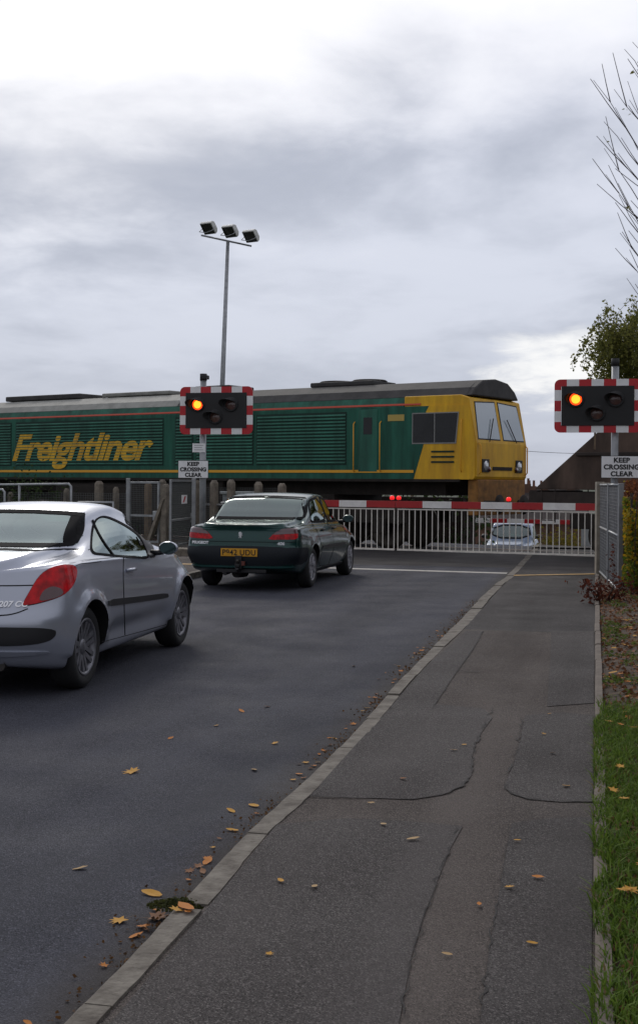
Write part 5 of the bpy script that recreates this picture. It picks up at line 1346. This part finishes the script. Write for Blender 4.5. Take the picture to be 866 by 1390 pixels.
def leaves(pts, size, rnd, flat=0.0, asp=.6):
    b = MB(); vs = []; fs = []
    for p in pts:
        a = Vector((rnd.gauss(0, 1), rnd.gauss(0, 1), rnd.gauss(0, 1)*(1-flat))).normalized()
        c = a.cross(Vector((rnd.gauss(0, 1), rnd.gauss(0, 1), rnd.gauss(0, 1)))).normalized(); s = size*rnd.uniform(.6, 1.3); k = len(vs)
        n = a.cross(c)*s*.12
        vs += [p-a*s*.5, p+c*s*asp*.5+n, p+a*s*.5, p-c*s*asp*.5+n]; fs += [(k, k+1, k+2), (k, k+2, k+3)]
    b.v = [tuple(v) for v in vs]; b.f = fs; b.m = [0]*len(fs); b.sm = [False]*len(fs); return b
def box_shell_points(n, L_, W_, Hh, rnd, depth=.22, amp=.10, base=0.0):
    out = []
    while len(out) < n:
        x, y, z = rnd.uniform(0, L_), rnd.uniform(-W_/2, W_/2), rnd.uniform(base, Hh)
        dist = min(x, L_-x, W_/2-abs(y), Hh-z)
        if dist < depth*rnd.random()**.7:
            k = 1+0; w_ = amp*noise.noise((x*1.6, y*1.6, z*1.6)); out.append(Vector((x+w_, y+w_*(1 if y > 0 else -1), z+amp*noise.noise((x*2.3, y*2.3, 5)))))
    return out
rnd = random.Random(21)
# copper beech hedge
hp = RD(.52, 17.0); hg = thing('hedge', 'clipped copper brown beech hedge beside the mesh fence', 'hedge', (hp.x, hp.y, 0), pi/2-A)
W_, L_, Hh = 1.5, 5.6, 1.62
pts = [Vector((p.x, p.y-W_/2, p.z)) for p in box_shell_points(30000, L_, W_, Hh, rnd, .28, .12, .12)]
leaves(pts, .055, rnd).build('foliage', M_beech, hg, fix=False)
b = MB()
for k in range(46):
    x, y = rnd.uniform(.2, L_-.2), -W_/2+rnd.uniform(-.45, .45); q = [Vector((x, y, -.05))]
    for j in range(5): q.append(q[-1]+Vector((rnd.uniform(-.1, .1), rnd.uniform(-.1, .1), .3)))
    b.tube(q, [.014, .012, .010, .008, .006, .003], 5, cap=False)
b.build('stems', M_bark, hg)
b = MB(); b.box(.3, L_-.3, -W_+.3, -.3, .25, Hh-.25); b.build('inner_shade', mat('inner_shade_dark', (.018, .010, .007), .95), hg)  # solid dark core, the shade inside the hedge put into its colour
# creeper over the hedge's near corner and the fence
cr = thing('creeper', 'yellow and green creeper hanging over the corner of the copper hedge', 'climbing plant', (hp.x, hp.y, 0), pi/2-A)
py_, pg_ = [], []
for k in range(5200):
    x = abs(rnd.gauss(0, .8)); z = rnd.uniform(.25, 1.66); y = rnd.uniform(-.10, .12)
    if x < .35 and rnd.random() < .4: y = rnd.uniform(-.25, .1)
    if noise.noise((x*2, z*2.4, 3)) < -.08+.18*x: continue
    p = Vector((x-.08, y+.03, z)); v = noise.noise((x*2.2, z*2.2, 9))+.5*(z-.95)
    (py_ if v+rnd.gauss(0, .22) > -.08 else pg_).append(p)
leaves(py_, .06, rnd, .2, .8).build('yellow_leaves', M_ivyy, cr, fix=False); leaves(pg_, .055, rnd, .2, .8).build('green_leaves', M_ivyg, cr, fix=False)
b = MB()
for k in range(14):
    q = [Vector((rnd.uniform(-.05, 1.2), .03, 0))]
    for j in range(7): q.append(q[-1]+Vector((rnd.uniform(-.08, .08), rnd.uniform(-.02, .02), .21)))
    b.tube(q, .006, 5, cap=False)
b.build('stems', M_bark, cr)
# red leaved shrub at the foot of the fence
def bush(name, label, p, r, h, n, size, m, rnd, cat='shrub', stems=8, asp=.7, kind2=None):
    t = thing(name, label, cat, (p.x, p.y, p.z)); pts = []; b = MB()
    for k in range(stems):
        a = rnd.uniform(0, 2*pi); rr = r*rnd.random()**.5; q = [Vector((0.1*r*cos(a), .1*r*sin(a), -.03))]; top = Vector((rr*cos(a), rr*sin(a), h*rnd.uniform(.6, 1)))
        for j in range(1, 5): q.append(q[0].lerp(top, j/4)+Vector((rnd.uniform(-.04, .04)*r, rnd.uniform(-.04, .04)*r, .1*h*sin(pi*j/4))))
        b.tube(q, [.02*r+.003, .016*r+.002, .012*r+.002, .008*r+.0015, .002], 5, cap=False)
        for _ in range(n//stems):
            c = q[0].lerp(q[-1], rnd.uniform(.25, 1.05)); pts.append(c+Vector((rnd.gauss(0, .22*r), rnd.gauss(0, .22*r), rnd.gauss(0, .12*h))))
    pts = [p_ for p_ in pts if p_.z > .01]
    leaves(pts, size, rnd, .2, asp).build('foliage', m, t, fix=False); b.build('stems', M_bark, t); return t
bush('shrub', 'low dark red leaved shrub at the foot of the mesh fence', P(818, 822, .04), .36, .42, 400, .055, M_redleaf, rnd)
bush('shrub', 'small reddish shrub against the hedge end', P(842, 800, .04)+Vector((.1, .2, 0)), .28, .62, 420, .055, M_redleaf, rnd)
# dark growth by the left handrails
bush('bush', 'straggly dark green bush growing through the left handrails', dn(V(44, 660, FM+.5)), .9, 1.75, 1500, .08, M_green, rnd, 'bush', 16)
bush('bush', 'low dark bush beside the left railing posts', dn(V(-40, 660, FM+.5)), 1.0, 1.5, 1200, .08, M_green, rnd, 'bush', 12)
# growth beyond the railway
def thicket(name, label, s0, s1, m, h, n, material, w_=1.6, size=.16):
    p = TR(s0, m); z = H(*TR((s0+s1)/2, m).xy)-.1; t = thing(name, label, 'hedge', (p.x, p.y, z), TANG)
    pts = box_shell_points(n, s1-s0, w_, h, rnd, .5, .45, .0); leaves(pts, size, rnd, 0, .7).build('foliage', material, t, fix=False)
    b = MB(); b.box(.4, s1-s0-.4, -w_/2+.4, w_/2-.4, 0, h-.5); b.build('inner_shade', mat('inner_shade_dark', (.018, .010, .007), .95), t)  # dark core coloured as the shade within the foliage
thicket('hedgerow', 'dark hedgerow on the far side of the railway behind the locomotive', -34, -4.2, 7.0, 2.5, 9000, M_green)
thicket('hedgerow', 'brown autumn hedgerow on the far side of the railway behind the wagon', 5.6, 26, 7.5, 2.6, 7000, M_beech)
p = AT(764, 732, 40); p.z = H(p.x, p.y); bush('bush', 'rounded yellow green bush beyond the crossing beside the far footpath', p, .85, 1.35, 2600, .09, leafmat('dull_yellow_leaf', (.20, .15, .02), (.10, .10, .02)), rnd, 'bush', 16)
M_brick = mat('brown_brick', (0.16, 0.055, 0.035), .85, var=.4, vscale=3)
q0 = RD(1.2, 37); tw = tag(MB().box(0, 9, -.11, .11, -.6, 1.15).build('brick_wall', M_brick, None, .01), 'low reddish brick wall beyond the crossing behind the yellow bush', 'wall'); tw.location = (q0.x, q0.y+2.2, H(q0.x, q0.y+2)); tw.rotation_euler.z = -R_(8)

# weeping birch behind the wagon
def birch():
    Y = 43.0; p = AT(893, 560, Y); base = H(p.x, Y); t = thing('birch_tree', 'weeping birch with thin olive brown foliage behind the right signal', 'tree', (p.x, Y, base)); r = random.Random(4)
    zb = EYE-base; hC = zb+5.0
    b = MB(); b.tube([(0, 0, 0), (.05, 0, hC*.35), (-.1, 0, hC*.7), (-.15, 0, hC+.9)], [.20, .16, .10, .04], 10); b.build('trunk', M_bark, t)
    pts = []; tw = MB()
    for k in range(30):
        a = r.uniform(0, 2*pi); R1 = r.uniform(.9, 2.45); z0 = hC*.62+r.uniform(0, 1.5); top = hC+1.45-R1*.40+r.uniform(-.25, .2)
        l = [Vector((0, 0, z0))]; e = Vector((R1*cos(a), R1*sin(a)*.9, top))
        for j in range(1, 6): l.append(l[0].lerp(e, j/5)+Vector((0, 0, .35*sin(pi*j/5))))
        tw.tube(l, [.05, .04, .032, .024, .016, .008], 5, cap=False)
        for m in range(9):
            c = l[0].lerp(l[-1], r.uniform(.45, 1.05))+Vector((r.gauss(0, .22), r.gauss(0, .22), .2)); q = [c.copy()]; ln = r.uniform(.7, 2.3)*(0.6+R1*.22); drift = Vector((cos(a)*.18+r.uniform(-.1, .1), sin(a)*.18+r.uniform(-.1, .1), 0))
            for j in range(7): c = c+drift*(1-j/7)+Vector((r.gauss(0, .03), r.gauss(0, .03), -ln/7)); q.append(c.copy())
            tw.tube(q, .006, 3, cap=False)
            for j in range(int(ln*48)):
                u = r.random()**.8*6.99; i = int(u); pts.append(q[i].lerp(q[i+1], u-i)+Vector((r.gauss(0, .07), r.gauss(0, .07), r.gauss(0, .05))))
    tw.build('branches', M_bark, t); leaves(pts, .115, r, 0, .7).build('foliage', M_birch, t, fix=False)
birch()
# bare pollard whose long shoots reach into the picture
def bare():
    Y = 15.5; p = AT(1000, 650, Y); t = thing('bare_tree', 'bare tree with long thin upswept shoots at the right edge', 'tree', (p.x, Y, 0)); r = random.Random(11)
    b = MB(); b.tube([(0, 0, -.05), (.03, 0, 1.5), (-.05, 0, 3.0), (.02, .1, 4.6), (.1, .1, 6.2)], [.17, .14, .11, .08, .05], 10); b.build('trunk', M_bark, t)
    tips = [(808, 108), (833, 118), (820, 164), (817, 184), (822, 203), (824, 240), (838, 262), (843, 316), (849, 348), (848, 378), (861, 55), (864, 92), (846, 64), (858, 290), (856, 140), (852, 180)]
    sh = MB(); tw = []
    for (qx, qy) in tips:
        Yt = Y+r.uniform(-.9, .9); e = AT(qx, qy, Yt)-Vector((p.x, Y, 0)); h0 = max(1.9, e.z-r.uniform(1.2, 1.5)*abs(e.x)); s_ = Vector((0, .05, h0)); l = []
        mid = Vector((e.x*.52, e.y*.5, s_.z+(e.z-s_.z)*.42))
        for j in range(11):
            k = j/10; v = s_*(1-k)**2+mid*2*k*(1-k)+e*k*k; l.append(v+Vector((.05*noise.noise((qx, j*.45, 1))+r.gauss(0, .008), r.gauss(0, .02), .05*noise.noise((qy, j*.45, 7))+r.gauss(0, .008))))
        sh.tube(l, [.013*(1-j/10)+.0028 for j in range(11)], 5, cap=False)
        for j in (3, 4, 5, 6, 7, 8, 9):
            if r.random() < .6:
                a = l[j]; dv = (l[j+1]-l[j]).normalized()*r.uniform(.25, .6)+Vector((r.uniform(-.25, .12), r.uniform(-.2, .2), r.uniform(-.05, .22))); sh.tube([a, a+dv*.5+Vector((0, 0, -.01)), a+dv], [.007, .005, .0035], 4, cap=False); tw.append(a+dv)
    for k in range(22):
        a = r.uniform(-1.3, 1.3); L_ = r.uniform(1.2, 2.6); h0 = r.uniform(2.4, 6.0); e = Vector((abs(cos(a))*L_*.8, sin(a)*L_*.8, h0+r.uniform(.8, 2))); l = [Vector((0, .05, h0)).lerp(e, j/6)+Vector((0, 0, -.12*sin(pi*j/6))) for j in range(7)]
        sh.tube(l, [.024*(1-j/6)+.004 for j in range(7)], 5, cap=False)
    sh.build('shoots', M_twig, t)
    lf = [AT(q, w_, Y)-Vector((p.x, Y, 0))+Vector((r.gauss(0, .015), 0, r.gauss(0, .015))) for q, w_ in ((850, 146), (851, 149), (852, 153), (859, 100), (861, 96), (853, 282), (857, 284), (825, 193), (850, 278))]
    leaves(lf, .06, r).build('last_leaves', M_birch, t, fix=False)
bare()
# leafy tree standing outside the frame; it shows in the car windows
def leafy(label, p, h, R1, n, m, seed):
    r = random.Random(seed); t = thing('leafy_tree', label, 'tree', (p.x, p.y, -.05)); b = MB(); b.tube([(0, 0, 0), (.05, 0, h*.3), (0, .1, h*.6), (0, 0, h*.9)], [.26, .2, .12, .04], 10); b.build('trunk', M_bark, t)
    pts = []; tw = MB()
    for k in range(34):
        d = Vector((r.gauss(0, 1), r.gauss(0, 1), r.gauss(.3, .8))).normalized(); c = Vector((0, 0, h*.62))+Vector((d.x*R1, d.y*R1, d.z*h*.36))*r.uniform(.55, 1)
        tw.tube([(0, 0, h*r.uniform(.3, .6)), c*.6+Vector((0, 0, h*.2)), c], [.06, .035, .01], 5, cap=False)
        for j in range(n//34): pts.append(c+Vector((r.gauss(0, R1*.22), r.gauss(0, R1*.22), r.gauss(0, R1*.18))))
    tw.build('branches', M_bark, t); leaves(pts, .17, r, 0, .7).build('foliage', m, t, fix=False)
leafy('broad leafy tree set back from the verge', RD(6.5, 24), 7.0, 2.6, 7000, M_green, 3)
leafy('round green tree further along the verge', RD(7.5, 13), 6.0, 2.3, 6000, M_birch, 8)

# tall mixed hedge added behind the verge, unseen outside the frame on the right; it shades the path side and shows in the car paint
sp_ = RD(3.3, 3.0); sg_ = thing('hedge', 'unseen tall loose green hedge added along the back of the verge for shade', 'hedge', (sp_.x, sp_.y, 0), pi/2-A)
pts = box_shell_points(9000, 12.5, 1.2, 2.5, rnd, .35, .3, .1); leaves(pts, .11, rnd, 0, .7).build('foliage', M_green, sg_, fix=False)
MB().box(.3, 12.2, -.35, .35, .2, 2.1).build('inner_shade', mat('inner_shade_dark', (.018, .010, .007), .95), sg_)  # dark box painted as the hedge's inner shade

# far houses down the slope
M_brickd = mat('far_brick', (0.12, 0.065, 0.045), .9, var=.3, vscale=1)
M_tile = mat('far_roof_tile', (0.05, 0.038, 0.034), .85, var=.3, vscale=1)
def house(name, label, px0, px1, py_r, Y, stacks):
    a, e = AT(px0, py_r, Y), AT(px1, py_r, Y); g = H((a.x+e.x)/2, Y); W = e.x-a.x; t = thing(name, label, 'house', (a.x, Y, g), R_(2), 'terraced houses beyond the crossing')
    hr = a.z-g; ev = hr-2.3
    w0 = MB(); w0.box(0, W, 0, 8, -.5, ev); w0.prism([(0, ev), (8, ev), (4, hr-.12)], 0.0, .2, 'yz'); w0.prism([(0, ev), (8, ev), (4, hr-.12)], W-.2, W, 'yz'); w0.build('wall', M_brickd, t)
    r = MB(); r.prism([(-.3, ev-.1), (4, hr), (8.3, ev-.1), (8.3, ev+.05), (4, hr+.15), (-.3, ev+.05)], -.2, W+.2, 'yz'); rf_ = r.build('roof', M_tile, t)
    for (q, top) in stacks:
        x = AT(q, 660, Y).x-a.x; zt = AT(q, top, Y).z-g; c = MB().box(x-.32, x+.32, 3.6, 4.4, hr-.8, zt).build('chimney', M_brickd, rf_)
        for k in (-.18, .18): MB().lathe([(.11, zt), (.09, zt+.42), (.12, zt+.45)], 'z', 10, (x+k, 4, 0)).build('chimney_pot', mat('clay_pot', (.20, .09, .06), .8), c)
    for k in range(max(1, int(W/2.6))):
        x = 1.0+k*2.6
        for z in (1.0, 3.6):
            if z+1.3 < ev: f = MB().box(x, x+1.2, -.03, .02, z, z+1.3).build('window', mat('white_frame', (.6, .6, .58), .6), t); MB().box(x+.07, x+1.13, -.04, -.03, z+.07, z+1.23).build('pane', M_lglass, f)
house('terraced_house', 'far brick house with several chimney stacks seen between cab and wagon', 696, 742, 668, 95, [(703, 662), (713, 659), (728, 657), (736, 660)])
house('terraced_house', 'far brick house continuing the row behind the hopper wagon', 746, 800, 667, 98, [(752, 660), (790, 660)])
house('terraced_house', 'far brick house hidden mostly behind the locomotive cab', 640, 692, 669, 93, [(650, 662), (684, 662)])

# ------------------------------------------------------------ verge: soil, grass, weeds, litter
def vz(n, t): return kz(t)+.015+.035*sstep(n, .05, .6)+.02*noise.noise((n*2.2, t*1.4, 2))+.008*noise.noise((n*9, t*9, 2))
struct(sheet('verge', .05, 3.0, -8, 22.5, lambda n, t: vz(n, t)-.02*(n < .06), M_soil, .10, .14))
struct(sheet('field_verge', 2.95, 14, -8, 24, lambda n, t: .05, M_field, 1, 1))
def blades(pts, hmin, hmax, rnd, lean=.5, w_=.004):
    vs = []; fs = []
    for (n, t) in pts:
        b0 = RD(n, t, vz(n, t)-.005); h = rnd.uniform(hmin, hmax); a = rnd.uniform(0, 2*pi); d = Vector((cos(a), sin(a), 0))*h*lean*rnd.random()**.7
        s_ = Vector((-sin(a), cos(a), 0)); s_ = Vector((cos(a+rnd.uniform(.6, 2.4)), sin(a+rnd.uniform(.6, 2.4)), 0))*w_*rnd.uniform(.7, 1.4); k = len(vs)
        m = b0+d*.35+Vector((0, 0, h*.6)); tp = b0+d+Vector((0, 0, h*rnd.uniform(.75, 1)))
        vs += [b0-s_, b0+s_, m+s_*.8, m-s_*.8, tp]; fs += [(k, k+1, k+2, k+3), (k+3, k+2, k+4)]
    b = MB(); b.v = [tuple(v) for v in vs]; b.f = fs; b.m = [0]*len(fs); b.sm = [False]*len(fs); return b
rnd = random.Random(33); gp = []
TG = toR(P(810, 985, .07))[1]
while len(gp) < 52000:
    n, t = rnd.uniform(.0, 1.6), rnd.uniform(2.2, TG+1.2)
    dens = 1-sstep(t, TG-.5, TG+1.0); dens *= .55+.9*noise.noise((n*4, t*3, 8))+.25
    edge = .0+.11*noise.noise((t*2.1, 4, 1))-.075*sstep(t, 4.9, 5.6)*(1-sstep(t, TG-.8, TG))-.012
    if n < edge+.02: continue
    if rnd.random() < dens*(1 if n < .8 else .5): gp.append((n, t))
dry = [q for q in gp[::14]]; struct(blades(dry, .02, .08, rnd, 1.6, .003).build('dry_grass', leafmat('dead_grass_blade', (.20, .15, .06), (.12, .08, .04)), fix=False), 'stuff', 'dead straw coloured blades among the verge grass')
struct(blades(gp, .02, .085, rnd, 1.2, .0032).build('grass', M_grass, fix=False), 'stuff', 'green grass growing over the path edging on the near verge', None)
wp_ = []
while len(wp_) < 4200:
    n, t = rnd.uniform(.07, 1.3), rnd.uniform(TG-1, 18)
    if noise.noise((n*3.5, t*2.2, 1)) > .12 and rnd.random() < .9: wp_.append(RD(n, t, vz(n, t)+rnd.uniform(.0, .035)))
struct(leaves(wp_, .035, rnd, .8, .7).build('weeds', M_weed, fix=False), 'stuff', 'small green weeds on the bare soil by the hedge')
M_lf = [leafmat('fallen_leaf_gold', (.62, .34, .04), (.40, .19, .03), tr=.12), leafmat('fallen_leaf_orange', (.58, .22, .03), (.36, .12, .02), tr=.12), leafmat('fallen_leaf_brown', (.15, .065, .03), (.24, .11, .05), tr=.1), leafmat('fallen_leaf_pale', (.50, .34, .17), (.36, .23, .10), tr=.1)]
lit = []
for k in range(6500):
    n, t = rnd.uniform(.06, 1.5), rnd.uniform(2.5, 18)
    lit.append(RD(n, t, vz(n, t)+.006+rnd.random()*.012))
struct(leaves(lit, .04, rnd, .92, .8).build('leaf_litter', M_lf[2], fix=False), 'stuff', 'brown leaf litter scattered over the soil of the verge')
# maple-like fallen leaves, each its own thing
def leaf_mesh(name, seed, m, kind='maple'):
    r = random.Random(seed); vs = [(0, 0, .002)]
    if kind == 'maple':
        prof = [(.50, 0), (.26, .18), (.46, .55), (.24, .75), (.42, 1.15), (.20, 1.5), (.30, 2.2), (.12, 2.8)]; prof = prof+[(a, 2*pi-t) for a, t in prof[::-1][:-1]]
    else: prof = [(.5, 0), (.36, .35), (.26, .9), (.22, 1.57), (.28, 2.3), (.42, 2.9), (.5, 3.14), (.42, 3.4), (.28, 4.0), (.22, 4.71), (.26, 5.4), (.36, 5.9)]
    for a, t in prof:
        a *= r.uniform(.85, 1.1); x, y = a*cos(t), a*sin(t); vs.append((x, y, .01+.22*max(0, abs(y)-.1)*r.uniform(.3, 1.2)+.10*abs(x)*r.random()))
    n = len(vs)-1; fs = [(0, 1+i, 1+(i+1) % n) for i in range(n)]
    if kind == 'maple': k = len(vs); vs += [(-.1, -.008, .004), (-.55, 0, .03), (-.1, .008, .004)]; fs.append((k, k+1, k+2))
    me = bpy.data.meshes.new(name); me.from_pydata(vs, [], fs); me.materials.append(m); return me
LM = [leaf_mesh('leaf', 1, M_lf[0]), leaf_mesh('leaf', 2, M_lf[1]), leaf_mesh('leaf', 3, M_lf[2]), leaf_mesh('leaf', 4, M_lf[3], 'oval'), leaf_mesh('leaf', 5, M_lf[0], 'oval'), leaf_mesh('leaf', 6, M_lf[1], 'oval'), leaf_mesh('leaf', 7, M_lf[2], 'oval')]
def drop(px, py, k, size, label, group=None, z=None, w_=None):
    p = w_ if w_ is not None else P(px, py, 0); n, t = toR(p)
    if w_ is None and n > -1.5: p = P(px, py, kz(t)+.006); n, t = toR(p)
    zz = (.006 if n < kn(t)[0]-.01 else kz(t)+.02 if n < kn(t)[1]+.02 else kz(t)+.012) if n < 0 else vz(n, t)+(.055 if t < TG else .02)
    o = bpy.data.objects.new('fallen_leaf', LM[k]); COL.objects.link(o); o.location = (p.x, p.y, zz); o.scale = (size,)*3
    o.rotation_euler = (rnd.uniform(-.2, .2), rnd.uniform(-.2, .2), rnd.uniform(0, 6.28)); tag(o, label, 'fallen leaf', group); return o
drop(181, 1049, 0, .15, 'golden lobed leaf lying alone in the middle of the road')
drop(207, 1215, 4, .10, 'long pale gold leaf on the road left of the moss clump'); drop(165, 1251, 0, .11, 'yellow leaf on the road, furthest out from the near kerb')
drop(210, 1247, 2, .13, 'large dull brown leaf in the gutter below the moss clump'); drop(252, 1236, 5, .11, 'large bright orange leaf lying on the kerb joint beside the moss')
G1, G2, G3 = 'yellow leaves lying along the gutter', 'small leaves scattered on the footpath', 'small leaves scattered on the open road'
L1, L2, L3 = 'autumn leaf lying in the gutter along the kerb', 'small fallen leaf lying on the footpath tarmac', 'small fallen leaf lying out on the open road surface'
for q in ((194, 1259), (210, 1237), (255, 1196), (257, 1183), (272, 1177), (282, 1171), (315, 1128), (345, 1095), (350, 1106), (314, 1102), (415, 1036), (427, 1041), (431, 1036), (438, 1020), (455, 1004), (447, 1012), (481, 984), (498, 962), (492, 966), (536, 923), (544, 912), (549, 908), (541, 905), (255, 1243), (185, 1272), (238, 1240), (299, 1140), (290, 1152), (406, 1052), (398, 1060), (470, 990), (510, 948), (572, 884), (568, 888), (420, 1044), (560, 893), (575, 880)):
    drop(q[0], q[1], rnd.choice((0, 0, 1, 1, 2, 4, 5)), rnd.uniform(.035, .08), L1, G1)
for k in range(34):
    t = rnd.uniform(3.2, 17); n = kn(t)[0]-.03-abs(rnd.gauss(0, .10)); p = RD(n, t); drop(0, 0, rnd.choice((1, 2, 2, 5, 6)), rnd.uniform(.03, .06), L1, G1, w_=p)
for q in ((381, 1197), (427, 1205), (547, 1058), (504, 1091), (702, 1142), (730, 1192), (768, 1068), (745, 970), (722, 1282), (365, 1296), (615, 1019), (750, 1023), (738, 997), (606, 1297), (650, 1229), (520, 1120), (560, 1140), (690, 1206), (630, 1012)):
    drop(q[0], q[1], rnd.choice((0, 3, 4, 5, 3)), rnd.uniform(.035, .065), L2, G2)
for q in ((363, 960), (328, 966), (294, 986), (372, 1010), (345, 1046), (232, 1003), (110, 1180), (480, 905)):
    drop(q[0], q[1], rnd.choice((0, 3, 5)), rnd.uniform(.05, .08), L3, G3)
for k in range(110):
    t = 3.2+rnd.random()**1.1*11; p = RD(rnd.uniform(.08, .75), t); drop(0, 0, rnd.choice((0, 0, 1, 4)), rnd.uniform(.06, .11), 'yellow or orange leaf lying in the grass and soil of the verge', 'autumn leaves lying on the verge', w_=p)
deb = []
for k in range(2600):
    t = rnd.uniform(2.8, 17); n = kn(t)[0]-abs(rnd.gauss(0, .07))-.005
    if noise.noise((t*1.3, 3, 3)) > rnd.uniform(-.5, .3): deb.append(RD(n, t, .005+rnd.random()*.008))
struct(leaves(deb, .016, rnd, .9, .8).build('gutter_debris', leafmat('leaf_crumbs', (.05, .03, .018), (.16, .08, .03)), fix=False), 'stuff', 'crumbled leaf debris along the gutter')
# moss at the broken kerb joint
mo = []; c0 = P(243, 1229, .06)
for k in range(900):
    a = rnd.uniform(0, 6.28); r_ = rnd.random()**.5*.09; mo.append(c0+Vector((r_*1.3*cos(a), r_*.7*sin(a), rnd.random()*.035*(1-r_/.09))))
struct(leaves(mo, .014, rnd, .3, .8).build('moss', leafmat('moss_green', (.03, .035, .01), (.07, .075, .02)), fix=False), 'stuff', 'moss clump in the broken kerb joint')

# telephone wire on two poles beyond the railway, mostly hidden by the train
tp = []
for q, lab in ((560, 'wooden telephone pole standing behind the locomotive'), (912, 'wooden telephone pole standing behind the hopper wagon')):
    t_ = AT(q, 592 if q < 700 else 612, 72); g = H(t_.x, t_.y); o = thing('telephone_pole', lab, 'pole', (t_.x, t_.y, g), 0, 'telephone poles beyond the railway'); h = t_.z-g
    MB().tube([(0, 0, 0), (0, 0, h+.1)], [.13, .10], 10).build('mast', M_timber, o); MB().box(-.4, .4, -.05, .05, h-.15, h-.05).build('crossarm', M_timber, o); tp.append(t_)
w_ = [tp[0].lerp(tp[1], k/16)-Vector((0, 0, .5*4*(k/16)*(1-k/16)-0)) for k in range(17)]
tag(MB().tube(w_, .012, 4, cap=False).build('telephone_wire', M_black), 'thin telephone wire crossing the sky between cab and wagon', 'wire')
# conduit below the right signal board
qa = locR(807, 589); qb = locR(807, 606); MB().cbox((qa[0], -.03, (qa[1]+qb[1])/2), (.03, .03, qa[1]-qb[1]+.1)).build('conduit', M_timber, tR, .003)

# low brick garden wall at the back of the left footpath
lw = thing('garden_wall', 'low brick wall at the back of the left footpath beside the silver car', 'wall', tuple(RD(-8.85, -10)), pi/2-A)
M_bw = mat('garden_brick', (0.17, 0.075, 0.05), .9, var=.35, vscale=5, bump=.5, bscale=30)
MB().box(0, 28, -.11, .11, -.15, .82).build('wall', M_bw, lw); MB().box(-.02, 28.02, -.15, .15, .82, .89).build('coping', M_post, lw, .012)
for k in range(8): MB().box(k*3.9-.17, k*3.9+.17, -.17, .17, -.15, 1.02).build('pier', M_bw, lw, .01)
